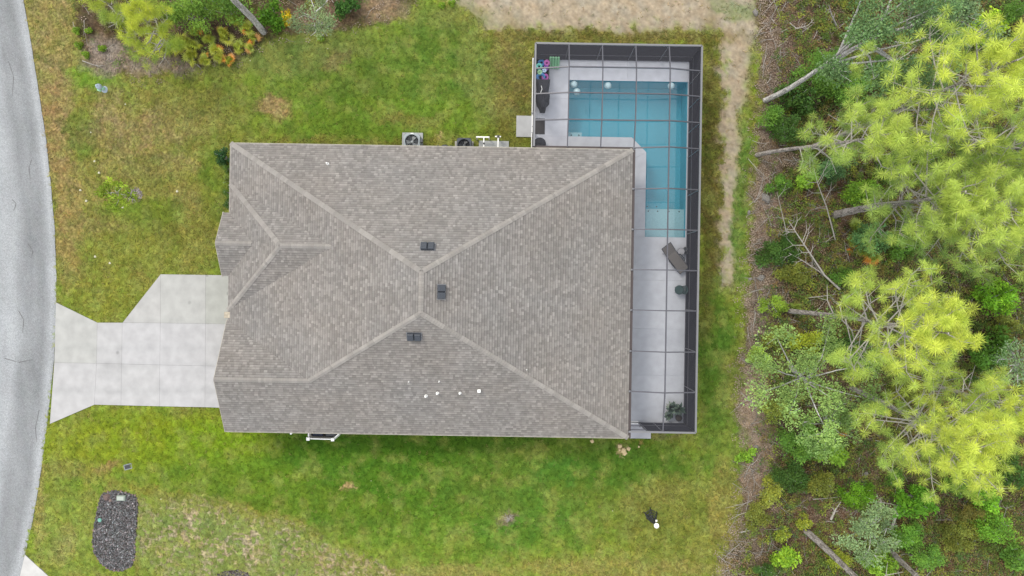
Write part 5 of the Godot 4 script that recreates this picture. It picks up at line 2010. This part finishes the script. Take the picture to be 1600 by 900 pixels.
func palmetto(px: float, py: float, s: float, c: Color, dead: int, label: String) -> void:
	var at := survey(px, py, 0.5)
	var o := thing("saw_palmetto", label, "palmetto", Vector3(at.x, 0, at.z), rng.randf() * TAU, "saw palmettos")
	var st := begin()
	tube(st, [Vector3(0, -0.05, 0), Vector3(0.05, 0.12, 0.02), Vector3(0.02, 0.25 * s, 0)], [0.09, 0.08, 0.05], 7)
	obj("stump", st, M.bark, o)
	for k in 12:
		var w := vary(c, 0.3, 0.25)
		if k < dead:
			w = A(232, 150, 50, 1.3) if k % 2 == 0 else A(190, 140, 70, 1.3)
		var key := "frond%d" % (k % 3)
		var m := put("frond", leaf_mesh[key], null, o)
		var fm := mat(w, 0.5, true)
		fm.backlight_enabled = true
		fm.backlight = Color(0.4, 0.42, 0.3)
		m.material_override = fm
		var tilt := rng.randf_range(-0.1, 0.3) if k < 5 else rng.randf_range(0.5, 1.15) if k < 9 else rng.randf_range(1.2, 1.6)
		m.transform = Transform3D((Basis(Vector3.UP, k * 2.4 + rng.randf_range(-0.3, 0.3)) * Basis(Vector3.BACK, tilt) * Basis(Vector3.RIGHT, rng.randf_range(-0.8, 0.8))) * (s * rng.randf_range(0.62, 1.0)), Vector3(0, 0.18 * s, 0))

func bough(called: String, label: String, pts: Array, r: float, forks: int, cat := "fallen branch", m: Material = null, spread := 1.0) -> void:
	# dead wood: survey points with heights, and side twigs
	var base := survey(pts[0][0], pts[0][1], 0.0)
	var o := thing(called, label, cat, base, 0.0)
	var st := begin()
	var p := []
	var rad := []
	for k in pts.size():
		p.append(survey(pts[k][0], pts[k][1], pts[k][2]) - base)
		rad.append(r * (1.0 - 0.75 * k / maxf(1.0, pts.size() - 1.0)))
	tube(st, p, rad, 7)
	obj("stem", st, m if m else M.dead_wood, o)
	for k in forks:
		st = begin()
		var t := rng.randf_range(0.25, 0.95) * (p.size() - 1)
		var i := mini(int(t), p.size() - 2)
		var a: Vector3 = p[i].lerp(p[i + 1], t - i)
		var d: Vector3 = (p[i + 1] - p[i]).normalized()
		var side := d.cross(Vector3.UP).normalized() * (1.0 if k % 2 else -1.0)
		var ll: float = (p[-1] - p[0]).length() * rng.randf_range(0.12, 0.3) * spread
		var b: Vector3 = a + (d * 0.6 + side * 0.8 + Vector3(0, 0.15, 0)) * ll * 0.5
		var c: Vector3 = b + (d * 0.7 + side * rng.randf_range(0.1, 0.7) + Vector3(0, 0.1, 0)) * ll * 0.6
		var e: Vector3 = b + (d * 0.2 + side * 1.0) * ll * 0.45
		tube(st, [a, b, c], [r * 0.4, r * 0.28, r * 0.1], 5)
		tube(st, [b, e], [r * 0.22, r * 0.07], 5)
		obj("branch", st, m if m else M.dead_wood, o)

func make_leaf_meshes() -> void:
	leaf_mesh.fine = leaf_cluster(22, 0.2, 0.095, 0.05, 11)
	leaf_mesh.oak = leaf_cluster(20, 0.24, 0.12, 0.06, 12)
	leaf_mesh.broad = leaf_cluster(13, 0.22, 0.2, 0.09, 13)
	leaf_mesh.tuft = tuft_mesh(74, 0.33, 0.0125, 14)
	for k in 3:
		leaf_mesh["frond%d" % k] = frond_mesh(20 + k)

func make_plants() -> void:
	make_leaf_meshes()
	# young tree in the front lawn
	var o := broadleaf(210.5, 305.5, 183, 302, 2.6, 0.75, A(134, 158, 54, 1.15), 60, "broad", "young yellow green sapling leaning over its bark ring in the front lawn", 0.035, 0.0)
	o.name = numbered("sapling")
	# foundation planting along the front wall
	shrub(346, 243, 11, 14, 1.3, A(54, 86, 52, 1.1), "broad", "dark spiky shrub at the corner end of the front wall hedge", "hedge_shrub", "shrubs along the front wall")
	shrub(353, 262, 7, 9, 0.8, A(84, 112, 50, 1.1), "fine", "small shrub second from the corner along the front wall", "hedge_shrub", "shrubs along the front wall")
	shrub(354, 281, 7, 9, 0.7, A(110, 130, 60, 1.1), "fine", "small lighter shrub in the middle of the front wall hedge", "hedge_shrub", "shrubs along the front wall")
	shrub(355, 300, 7, 9, 0.7, A(78, 104, 48, 1.1), "fine", "small shrub second from the entry gable along the front wall", "hedge_shrub", "shrubs along the front wall")
	shrub(355, 318, 7, 9, 0.8, A(60, 92, 44, 1.1), "fine", "small shrub beside the entry gable along the front wall", "hedge_shrub", "shrubs along the front wall")
	# woodland on the north-west
	pine(268, 78, 222, 26, 5.2, 1.75, 110, A(204, 214, 84, 1.2), "short bushy yellow green pine at the front of the street side woods", 0.09, 0.22)
	pine(206, 34, 148, -8, 5.6, 1.2, 60, A(200, 212, 92, 1.2), "smaller yellow green pine at the picture's upper edge near the road", 0.08, 0.3)
	shrub(170, 22, 24, 20, 1.6, A(112, 112, 84, 1.2), "fine", "grey brown scrub between the two street side pines")
	shrub(238, 68, 18, 14, 1.0, A(178, 190, 92, 1.1), "fine", "low pale yellow shrub at the foot of the bushy pine")
	shrub(350, 8, 44, 20, 2.2, A(98, 134, 58, 1.15), "oak", "mid green shrub at the upper edge between palmettos and slanting trunk")
	shrub(292, 16, 50, 24, 2.6, A(116, 150, 64, 1.15), "oak", "fresh green spreading shrub behind the palmetto patch")
	shrub(422, 22, 22, 22, 1.8, A(88, 132, 44, 1.1), "broad", "deep green shrub beside the slanting grey trunk")
	broadleaf(505, 56, 492, 28, 4.2, 1.15, A(126, 146, 104, 1.15), 120, "fine", "slim grey green young tree with white stem at the lawn's upper edge", 0.05, 0.4)
	shrub(540, 8, 18, 16, 1.6, A(66, 104, 50, 1.1), "broad", "dark green shrub at the upper edge east of the grey green young tree")
	shrub(447, 26, 9, 14, 0.9, A(206, 186, 50, 1.2), "broad", "small mustard yellow shrub beside the deep green shrub")
	var low := [[122, 70, "at the road end of the street side litter"], [133, 84, "below the first low plant by the road"], [159, 74, "in the middle of the street side litter"], [137, 47, "under the brown scrub near the road"], [119, 47, "nearest the road under the brown scrub"], [500, 60, "at the foot of the slim young tree"], [690, 8, "in the sandy gap at the upper edge"], [706, 4, "beside the sandy track's upper end"]]
	for l in low:
		shrub(l[0], l[1], 5, 5, 0.35, A(118, 150, 54, 1.15), "broad", "little bright green ground plant " + l[2], "ground_plant", "little plants in the street side woods")
	var pal := [[285, 62, 1.0, 0, "at the pine end of the patch"], [300, 70, 1.1, 0, "behind the front row's road end"], [297, 88, 1.0, 0, "at the front corner below the pine"], [278, 74, 0.9, 0, "closest to the bushy pine"], [318, 92, 0.9, 1, "second from the pine in the front row"], [303, 47, 0.8, 1, "by the fresh green shrub"], [345, 46, 0.7, 4, "with orange fronds at the back"], [366, 30, 1.0, 0, "at the back beside the grey trunk"], [352, 58, 1.0, 0, "in the middle of the patch"], [384, 42, 0.9, 1, "beside the grey trunk's foot"], [394, 58, 0.8, 2, "at the lawn end of the patch"], [370, 72, 0.9, 0, "behind the orange front plant"], [334, 75, 0.9, 2, "with one orange frond in mid patch"], [356, 92, 0.9, 5, "mostly orange at the very front"], [340, 88, 0.8, 0, "just west of the orange front plant"], [388, 72, 0.7, 2, "small one at the front lawn corner"], [322, 60, 0.8, 0, "north of the plant with one orange frond"], [446, 32, 0.7, 3, "alone by the mustard yellow shrub"]]
	for p in pal:
		palmetto(p[0], p[1], p[2], A(162, 174, 58, 1.25), p[3], "yellow green saw palmetto " + p[4])
	var big := thing("tree", "slanting grey tree trunk by the palmettos with its crown past the picture", "tree", survey(412, 50), 0.0)
	var st := begin()
	var e := survey(345, -22, 6.5) - survey(412, 50)
	tube(st, [Vector3(0, -0.1, 0), e * 0.35 + Vector3(0.08, 0, 0), e * 0.7, e, e + Vector3(-0.6, 3.0, -0.5)], [0.2, 0.18, 0.16, 0.13, 0.06], 9, 0.4)
	obj("trunk", st, M.grey_bark, big)
	clump(big, [[e + Vector3(-0.6, 3.2, -1.4), Vector3(1.6, 0.9, 1.4)], [e + Vector3(-1.6, 2.6, -2.0), Vector3(1.3, 0.8, 1.3)]], 220, A(110, 140, 84, 1.15), leaf_mesh.oak, 0.7, 1.3)

func make_forest() -> void:
	var yl := A(202, 214, 96, 1.0)
	var yd := A(182, 200, 98, 1.0)
	# tall pines, foot then crown
	pine(1262, 233, 1532, 118, 15.0, 3.0, 240, yl, "tallest bright pine at the north end, its trunk starting in dark shrubs")
	pine(1182, 242, 1372, 212, 12.8, 2.0, 130, yd, "slender pine leaning from the sandy track toward the woods' upper half", 0.13)
	pine(1303, 336, 1476, 305, 11.8, 2.9, 220, yd, "thick trunked pine level with the pool's lower half", 0.24)
	pine(1420, 345, 1560, 330, 12.5, 3.2, 260, yd, "broad pale pine behind the thick trunked pine", 0.18)
	pine(1232, 486, 1440, 515, 13.6, 2.7, 230, yl, "yellow green pine with a long pale trunk level with the cage's corner plants", 0.15)
	pine(1330, 606, 1500, 690, 11.5, 3.3, 290, yl, "widest yellow pine at the south, its trunk half hidden by another crown", 0.16)
	pine(1420, 200, 1600, 235, 12.0, 2.3, 170, yd, "pine at the picture's edge between the tallest and the broad pale pine", 0.15)
	pine(1450, 600, 1590, 640, 11.0, 1.9, 110, yl, "narrow pine at the picture's edge north of the widest pine", 0.13)
	pine(1258, 828, 1470, 1020, 14.0, 2.2, 120, yd, "vine clad trunk slanting out over the picture's lower edge", 0.2, 0.7)
	pine(1385, 855, 1545, 1000, 13.0, 2.0, 110, yd, "smooth bare trunk slanting out at the lower edge, east of the vine clad one", 0.16, 0.7)
	# grey leaning oak at the north
	var gg := A(122, 150, 104, 1.12)
	broadleaf(1195, 157, 1395, 45, 11.5, 2.9, A(108, 140, 92, 1.12), 760, "oak", "grey green oak with a long leaning silver trunk beside the sandy track", 0.17, 0.8)
	broadleaf(1360, 60, 1475, 22, 10.0, 2.2, A(120, 146, 106, 1.12), 420, "oak", "thin grey oak full of bare twigs at the upper edge", 0.12, 1.0)
	broadleaf(1235, 572, 1262, 600, 6.5, 2.7, A(138, 168, 96, 1.12), 460, "oak", "rounded sage green oak beside the track level with the cage's lower end", 0.12, 0.5)
	broadleaf(1290, 640, 1296, 668, 5.0, 1.5, A(128, 160, 92, 1.12), 160, "oak", "smaller sage oak crown just below the rounded oak", 0.09, 0.5)
	broadleaf(1345, 812, 1362, 832, 5.5, 1.4, A(128, 154, 110, 1.12), 190, "oak", "little sage tree with white forked stems near the lower edge", 0.07, 0.9)
	broadleaf(1570, 548, 1592, 565, 5.0, 1.2, A(118, 146, 104, 1.12), 110, "oak", "sage green small tree at the picture's edge below mid height", 0.08, 0.6)
	var br := A(124, 162, 58, 1.12)
	var mid := A(96, 136, 58, 1.12)
	var dk := A(72, 104, 50, 1.12)
	var ol := A(118, 128, 60, 1.12)
	var list := [
		[1292, 108, 40, 34, 2.8, mid, "fine", "big green shrub tangled with the silver oak trunk"], [1252, 150, 34, 22, 2.0, dk, "broad", "dark shrub just under the silver oak trunk"], [1240, 206, 26, 20, 1.8, dk, "fine", "dark fine leaved shrub between silver trunk and slender pine"],
		[1330, 140, 36, 26, 2.2, mid, "oak", "soft green shrub east of the silver oak trunk"], [1390, 108, 30, 22, 2.0, dk, "fine", "shaded shrub under the grey green oak's far side"], [1552, 38, 30, 22, 3.0, A(148, 184, 52, 1.1), "broad", "vivid lime shrub in the upper corner"],
		[1585, 18, 26, 16, 2.2, mid, "fine", "green shrub in the very upper corner beyond the lime one"], [1208, 182, 20, 22, 1.4, mid, "fine", "green shrub at the foot of the silver trunk"], [1262, 284, 15, 14, 1.2, br, "broad", "bright green little shrub below the slender pine's foot"],
		[1306, 262, 28, 22, 1.9, A(86, 120, 76, 1.12), "fine", "grey green shrub under the slender pine's trunk"], [1220, 288, 20, 14, 1.2, mid, "fine", "green shrub between sandy strip and bright little shrub"], [1348, 300, 36, 20, 1.9, A(116, 156, 56, 1.12), "oak", "leafy shrub above the thick pine trunk"],
		[1362, 374, 30, 22, 2.1, A(98, 138, 84, 1.12), "oak", "blue green shrub below the thick pine trunk"], [1416, 386, 22, 18, 1.7, mid, "oak", "green shrub deep behind the blue green one"], [1222, 392, 36, 26, 1.1, dk, "fine", "low dark scrub beside the bleached fallen branch"],
		[1244, 428, 30, 18, 1.0, ol, "fine", "olive scrub at the tip of the bleached fallen branch"], [1320, 432, 18, 12, 1.0, mid, "broad", "small green shrub between bleached branch and pine needles"], [1214, 476, 22, 14, 1.3, A(126, 156, 60, 1.12), "fine", "yellowish shrub at the pale pine trunk's foot"],
		[1266, 536, 22, 18, 2.0, A(150, 166, 56, 1.12), "fine", "yellow green shrub between pale pine trunk and rounded oak"], [1330, 542, 26, 20, 1.8, dk, "oak", "shaded shrub south of the pale pine trunk"], [1186, 556, 16, 16, 1.1, A(150, 182, 88, 1.12), "fine", "pale green shrub at the lawn's woods edge"],
		[1566, 470, 30, 26, 2.4, A(120, 170, 50, 1.12), "broad", "bright shrub at the edge beside the yellow green pine's crown"], [1556, 545, 34, 30, 2.4, A(86, 126, 50, 1.12), "broad", "deep green shrub below the bright edge shrub"], [1580, 512, 18, 16, 1.6, ol, "fine", "olive shrub between bright and deep green edge shrubs"],
		[1256, 692, 38, 30, 2.6, mid, "fine", "green shrub mass below the rounded oak"], [1300, 704, 26, 26, 2.4, br, "broad", "bright green shrub beside the green mass"], [1240, 750, 30, 26, 1.7, dk, "fine", "dark shrub mass south of the green mass"],
		[1282, 758, 26, 18, 1.2, ol, "fine", "olive scrub east of the dark mass"], [1168, 714, 14, 12, 0.7, br, "broad", "bright low plant at the lawn edge below the cage"], [1206, 768, 16, 22, 1.0, A(140, 150, 66, 1.12), "fine", "yellowing scrub beside the lawn's lower edge"],
		[1182, 806, 22, 22, 1.2, ol, "fine", "olive shrub on the lawn edge by the pale stick"], [1345, 776, 26, 20, 1.6, A(96, 140, 40, 1.12), "fine", "grass green shrub under the widest pine's edge"], [1434, 786, 36, 22, 2.2, A(104, 158, 50, 1.12), "broad", "broad bright shrub below the widest pine"],
		[1500, 760, 22, 14, 1.6, mid, "broad", "green shrub tucked under the widest pine's lower fringe"], [1545, 782, 24, 16, 1.6, A(120, 172, 56, 1.12), "broad", "leafy shrub at the lower corner of the widest pine"], [1586, 738, 24, 22, 2.2, dk, "broad", "dark shrub at the edge beside the widest pine"],
		[1378, 882, 26, 22, 2.2, br, "broad", "bright shrub between the two slanting trunks"], [1228, 874, 20, 18, 1.6, A(138, 178, 58, 1.12), "broad", "lime shrub near the lower edge"], [1196, 892, 18, 12, 1.0, dk, "fine", "dark shrub at the lower edge by the lawn corner"],
		[1316, 878, 16, 16, 2.2, A(150, 166, 62, 1.12), "fine", "vine green shrub at the vine clad trunk"], [1420, 842, 26, 22, 1.6, A(98, 142, 56, 1.12), "fine", "green shrub east of the smooth trunk's foot"], [1452, 872, 30, 18, 1.3, mid, "fine", "spreading shrub along the smooth slanting trunk"],
		[1562, 828, 30, 22, 1.8, A(112, 158, 58, 1.12), "oak", "leafy shrub in the lower corner glade"], [1588, 872, 20, 18, 1.6, mid, "broad", "green shrub at the lower corner's edge"], [1500, 838, 34, 24, 0.9, ol, "fine", "low olive scrub in the lower corner glade"],
		[1530, 800, 26, 14, 0.9, A(120, 118, 62, 1.12), "fine", "brownish scrub above the lower corner glade"], [1258, 818, 10, 12, 0.9, A(150, 164, 66, 1.12), "broad", "small yellow shrub by the vine clad trunk's foot"], [1224, 838, 12, 10, 0.9, A(146, 164, 66, 1.12), "broad", "small yellow shrub nearest the lawn's lower corner"],
		[1400, 258, 30, 20, 1.8, dk, "fine", "shaded shrub between slender and thick pines"], [1448, 236, 26, 18, 1.6, dk, "fine", "shaded shrub beneath the tallest pine's lower fringe"], [1352, 560, 20, 26, 1.5, dk, "fine", "dark shrub in the gap beside the rounded oak"],
		[1420, 612, 24, 20, 1.5, ol, "fine", "olive shrub in the gap between the two yellow pines"], [1548, 590, 26, 14, 1.4, dk, "fine", "dark shrub north of the widest pine's crown"], [1404, 750, 14, 14, 1.2, mid, "fine", "little green shrub at the dead stump under the widest pine"],
		[1210, 530, 18, 18, 1.0, ol, "fine", "olive scrub between the lawn edge and the yellow green shrub"], [1210, 640, 22, 18, 1.2, A(132, 148, 70, 1.12), "fine", "straw green scrub beside the rounded oak's track side"],
	]
	for s in list:
		shrub(s[0], s[1], s[2], s[3], s[4], s[5], s[6], s[7])
	for p in [[1352, 392, 1.2, 2, "beside the blue green shrub"], [1366, 402, 1.0, 3, "south of the first one by the blue green shrub"], [1340, 352, 0.9, 0, "below the thick pine trunk"], [1336, 378, 0.8, 2, "small one by the thick pine trunk"], [1246, 480, 0.8, 0, "at the pale pine trunk's foot"], [1320, 672, 0.9, 1, "in the oak gap"], [1380, 640, 0.9, 1, "under the yellow pines"]]:
		palmetto(p[0], p[1], p[2], A(138, 158, 62, 1.15), p[3], "olive saw palmetto in the woods, " + p[4])
	var or_ := thing("dead_frond", "single orange dead frond on the brown woodland floor", "dead frond", survey(1322, 396, 0.1) - Vector3(0, 0.1, 0), 0.5)
	var om := put("frond", leaf_mesh.frond0, mat(A(222, 128, 40, 1.2), 0.6, true), or_)
	om.scale = Vector3(0.8, 0.4, 0.6)
	# dead wood
	bough("fallen_branch", "long bleached branch with many forks lying in the brown clearing", [[1312, 452, 0.3], [1288, 430, 0.5], [1265, 395, 0.7], [1245, 365, 0.9], [1232, 345, 1.1]], 0.07, 9)
	bough("fallen_branch", "bleached branch forking off below the long bleached one", [[1308, 447, 0.25], [1280, 424, 0.35], [1252, 406, 0.5], [1232, 395, 0.6]], 0.05, 6)
	bough("dead_sapling", "thin grey dead stem leaning past the slender pine's foot", [[1306, 378, 0.0], [1292, 325, 1.2], [1277, 285, 2.2], [1266, 238, 3.2]], 0.045, 7, "dead tree")
	bough("dead_sapling", "thin grey dead stem nearest the track below the slender pine", [[1236, 405, 0.1], [1226, 350, 0.5], [1214, 300, 0.9]], 0.035, 5, "dead tree")
	bough("fallen_branch", "pale stick along the lawn edge near the lower corner", [[1156, 832, 0.05], [1170, 829, 0.1], [1182, 826, 0.1]], 0.04, 3)
	bough("fallen_branch", "short pale log south of the olive scrub", [[1298, 812, 0.1], [1306, 795, 0.15], [1314, 784, 0.2]], 0.08, 3)
	bough("fallen_branch", "standing broken grey snag under the widest pine", [[1393, 826, 0.1], [1400, 805, 0.6], [1407, 790, 1.0]], 0.1, 4)
	bough("fallen_branch", "pale stick lying across the green mass", [[1270, 780, 0.3], [1290, 779, 0.35], [1315, 776, 0.4]], 0.025, 2)
	bough("fallen_branch", "grey forked branch on brown litter north of the silver trunk", [[1234, 36, 0.1], [1245, 45, 0.25], [1262, 40, 0.3], [1272, 30, 0.4]], 0.04, 8)
	bough("dead_stump", "thin brown snag above the silver trunk", [[1308, 44, 0.0], [1300, 25, 0.8], [1295, 8, 1.4]], 0.07, 3, "dead tree", M.bark)
	bough("fallen_branch", "crooked white branch caught under the grey green oak", [[1384, 105, 1.5], [1400, 95, 1.8], [1420, 83, 2.0], [1432, 72, 2.2]], 0.05, 4)
	bough("fallen_branch", "long white limb reaching from beneath the grey green oak", [[1398, 66, 3.0], [1425, 67, 3.4], [1450, 56, 3.6], [1470, 42, 4.0]], 0.06, 6)
	bough("fallen_branch", "yellowish stick below the pale pine trunk's start", [[1258, 466, 0.2], [1290, 462, 0.25], [1306, 460, 0.3]], 0.03, 2)
	bough("fallen_branch", "grey drooping limb under the yellow green pine's trunk", [[1375, 500, 6.0], [1372, 535, 5.0], [1366, 568, 4.4], [1352, 600, 4.0]], 0.05, 7)
	bough("fallen_branch", "pale limb hanging left of the grey drooping limb", [[1348, 503, 5.0], [1342, 540, 4.2], [1352, 590, 3.6]], 0.04, 5)
	bough("fallen_branch", "forked limb below the widest pine's trunk", [[1436, 642, 4.0], [1430, 665, 3.6], [1412, 680, 3.2]], 0.045, 5)
	bough("fallen_branch", "bleached twigs at the widest pine's lower rim", [[1404, 790, 0.5], [1385, 786, 0.6], [1364, 783, 0.7]], 0.03, 7)
	bough("fallen_branch", "white stick at the edge of the street side litter", [[129, 95, 0.05], [145, 101, 0.08], [158, 105, 0.08]], 0.03, 1)
	bough("fallen_branch", "pale twig tangle beside the bushy street side pine", [[252, 62, 0.2], [256, 40, 0.7], [262, 22, 1.0]], 0.03, 7)
	bough("fallen_branch", "little white stick at the foot of the palmettos", [[303, 98, 0.05], [309, 102, 0.08], [314, 107, 0.06]], 0.04, 1)
	bough("fallen_branch", "white stick leaning by the slim grey green young tree", [[511, 56, 0.1], [505, 46, 0.4], [500, 38, 0.7]], 0.03, 1)
	bough("fallen_branch", "grey stick in the lower corner glade", [[1560, 828, 0.1], [1568, 810, 0.3], [1574, 790, 0.5]], 0.025, 3)
	bough("fallen_branch", "thin pale snag between the yellow green pine and the edge shrubs", [[1512, 610, 0.2], [1518, 590, 0.6], [1524, 570, 1.0]], 0.03, 4)
	# rocks on the woodland floor
	var rocks := [[1170, 332, 0.13, "white rock on the green strip beside the sandy track"], [1188, 434, 0.22, "pale grey rock at the end of the sandy track"], [1172, 436, 0.12, "smaller grey rock at the end of the sandy track"], [1181, 698, 0.15, "white rock at the lawn edge below the cage"], [1280, 831, 0.1, "white stone beside the vine clad trunk"], [1243, 699, 0.16, "white log end in the green shrub mass"], [1196, 310, 0.3, "big pale boulder at the brown clearing's edge"], [1352, 742, 0.2, "pale boulder under the widest pine's trunk"], [1585, 572, 0.3, "grey boulder in the gap at the picture's edge"], [1180, 20, 0.2, "grey rock at the track's upper corner"]]
	for r in rocks:
		var f := begin()
		lathe(f, Vector3.ZERO, [[r[2] * 1.0, -0.03], [r[2] * 1.1, r[2] * 0.35], [r[2] * 0.75, r[2] * 0.7], [0.0, r[2] * 0.78]], 9, 0.2)
		var o := obj("rock", f, textured(A(196, 190, 184), M.fine, 0.7))
		o.position = survey(r[0], r[1])
		o.rotation.y = r[0]
		o.scale = Vector3(1.0, 1.0, 0.7)
		tag(o, r[3], "rock")
	undergrowth()

func undergrowth() -> void:
	var n := noise(401, 0.022, 3)
	var n2 := noise(402, 0.05, 2)
	var where := []
	var tint := PackedColorArray()
	var litter := []
	var litter_t := PackedColorArray()
	var twigs := []
	var twigs_t := PackedColorArray()
	var cols := [A(96, 118, 56, 1.15), A(78, 100, 48, 1.15), A(120, 118, 66, 1.15), A(116, 100, 74, 1.15), A(84, 110, 62, 1.15), A(124, 138, 62, 1.15)]
	var tries := 0
	while tries < 90000:
		tries += 1
		var px := rng.randf_range(100, 1720) if tries % 4 == 0 else rng.randf_range(1120, 1740)
		var py := rng.randf_range(-60, 960)
		var d := woods_depth(px, py)
		if d < -24.0 or blocked(px, py):
			continue
		if ground_class(px, py) != 2 and rng.randf() > 0.35 * (1.0 + d / 24.0):
			continue
		var w := survey(px, py)
		var v := n.get_noise_2d(px, py)
		if v > (-0.22 if px > 1000 else 0.2) - clampf((d - 60.0) * 0.0012, 0.0, 0.25) and d > (8.0 if px < 900 else rng.randf_range(10.0, 60.0)) and tries % 2 == 0:
			var b := Basis(Vector3.UP, rng.randf() * TAU)
			var s := rng.randf_range(0.45, 1.25)
			where.append(Transform3D(b * s, Vector3(w.x, 0.1 + 0.3 * rng.randf() * clampf(v * 3.0 + 0.3, 0.1, 1.0), w.z)))
			var ci := clampi(int((n2.get_noise_2d(px, py) + 0.5) * 6.0 + rng.randf_range(-0.8, 0.8)), 0, 5)
			tint.append(vary(cols[ci] * 1.25, 0.25, 0.25))
		elif tries % 3 != 0:
			var t := rng.randf_range(0.6, 1.5)
			var c := A(118, 99, 80).lerp(A(162, 143, 124), rng.randf()).lerp(A(186, 168, 152), clampf(1.0 - d / 70.0, 0.0, 0.75))
			litter.append(Transform3D(random_basis() * rng.randf_range(0.4, 1.2), Vector3(w.x, 0.035 + 0.03 * rng.randf(), w.z)))
			litter_t.append(Color(c.r * t, c.g * t, c.b * t))
		elif tries % 27 == 0:
			twigs.append(Transform3D(Basis(Vector3.UP, rng.randf() * TAU) * Basis(Vector3.BACK, rng.randf_range(-0.2, 0.3)) * Basis.from_scale(Vector3(rng.randf_range(0.4, 2.2), 1, 1)), Vector3(w.x, 0.07 + 0.08 * rng.randf(), w.z)))
			var g := rng.randf_range(0.16, 0.42)
			twigs_t.append(Color(g * 1.05, g, g * 0.93))
	many("undergrowth", leaf_mesh.fine, M.leaf, where, tint)
	var f := begin()
	for k in 5:
		var a := k * 1.3
		var c := Vector3(cos(a), 0, sin(a)) * 0.12
		var d := Vector3(cos(a * 2.0), 0.1, sin(a * 2.0)) * 0.06
		var s := Vector3(-d.z, 0.2 * d.x, d.x) * 0.5
		quad(f, c - d, c + s, c + d, c - s)
	many("leaf_litter", f.commit(), M.leaf, litter, litter_t)
	f = begin()
	tube(f, [Vector3(-0.4, 0, 0), Vector3(-0.1, 0.03, 0.04), Vector3(0.4, 0, -0.03)], [0.014, 0.011, 0.005], 5)
	tube(f, [Vector3(-0.1, 0.03, 0.04), Vector3(0.12, 0.02, 0.16)], [0.008, 0.003], 4)
	many("twigs", f.commit(), M.chip, twigs, twigs_t)

# ---------------------------------------------------------------- grass

func make_grass() -> void:
	var g := RandomNumberGenerator.new()
	g.seed = 77
	var f := begin()
	for k in 9:
		var a := k * 2.4 + g.randf_range(-0.3, 0.3)
		var r := g.randf_range(0.0, 0.05)
		var p := Vector3(cos(a * 1.7) * r, 0, sin(a * 1.7) * r)
		var out := Vector3(cos(a), 0, sin(a))
		var ll := g.randf_range(0.05, 0.1)
		var side := Vector3(-out.z, 0, out.x) * 0.011
		var m := p + out * ll * 0.5 + Vector3(0, 0.035, 0)
		var t := g.randf_range(0.85, 1.15)
		f.set_color(Color(t, t, t))
		tri(f, p - side, m + side, m - side)
		tri(f, p - side, p + side, m + side)
		tri(f, m - side, m + side, p + out * ll + Vector3(0, 0.03, 0))
	var mesh := f.commit()
	var where := []
	var tint := PackedColorArray()
	var clumps := noise(501, 0.09, 3)
	var tries := 0
	while where.size() < 170000 and tries < 900000:
		tries += 1
		var px := rng.randf_range(-60, 1260)
		var py := rng.randf_range(-60, 960)
		var k := ground_class(px, py)
		var c := ground_color(px, py)
		var green := clampf((c.g / (c.r + 0.001) - 0.85) * 2.2, 0.06, 1.0)
		if k == 1:
			green *= 0.12
		elif k == 2:
			green = maxf(green, 0.5) * clampf(0.7 - woods_depth(px, py) / 34.0, 0.06, 0.6)
		if rng.randf() > green or blocked(px, py):
			continue
		var v := 1.0 + 0.5 * clumps.get_noise_2d(px, py)
		var w := survey(px, py)
		var s := rng.randf_range(0.7, 1.3) * v
		where.append(Transform3D(Basis(Vector3.UP, rng.randf() * TAU) * s, Vector3(w.x, 0.0, w.z)))
		var t := rng.randf_range(0.82, 1.3) * 1.52 * lerpf(0.9, 1.1, v - 0.5)
		tint.append(Color(c.r * t * rng.randf_range(0.92, 1.1), c.g * t, c.b * t * rng.randf_range(0.85, 1.05)))
	many("grass", mesh, M.blade, where, tint)
	# weeds and dry tufts in the turf
	where = []
	tint = PackedColorArray()
	while where.size() < 5200:
		var px := rng.randf_range(-20, 1180)
		var py := rng.randf_range(-20, 920)
		if ground_class(px, py) == 2 or blocked(px, py) or (ground_class(px, py) == 1 and rng.randf() < 0.8):
			continue
		if clumps.get_noise_2d(px * 0.5, py * 0.5) < rng.randf_range(-0.25, 0.35):
			continue
		var c := ground_color(px, py)
		var w := survey(px, py)
		where.append(Transform3D(Basis(Vector3.UP, rng.randf() * TAU) * rng.randf_range(0.22, 0.55), Vector3(w.x, 0.03, w.z)))
		var k := rng.randf()
		var o := A(150, 168, 70) if k < 0.4 else A(74, 108, 40) if k < 0.75 else A(190, 170, 120)
		tint.append(vary(c.lerp(o, 0.65), 0.2, 0.2) * 1.25)
	many("lawn_weeds", leaf_mesh.fine, M.leaf, where, tint)
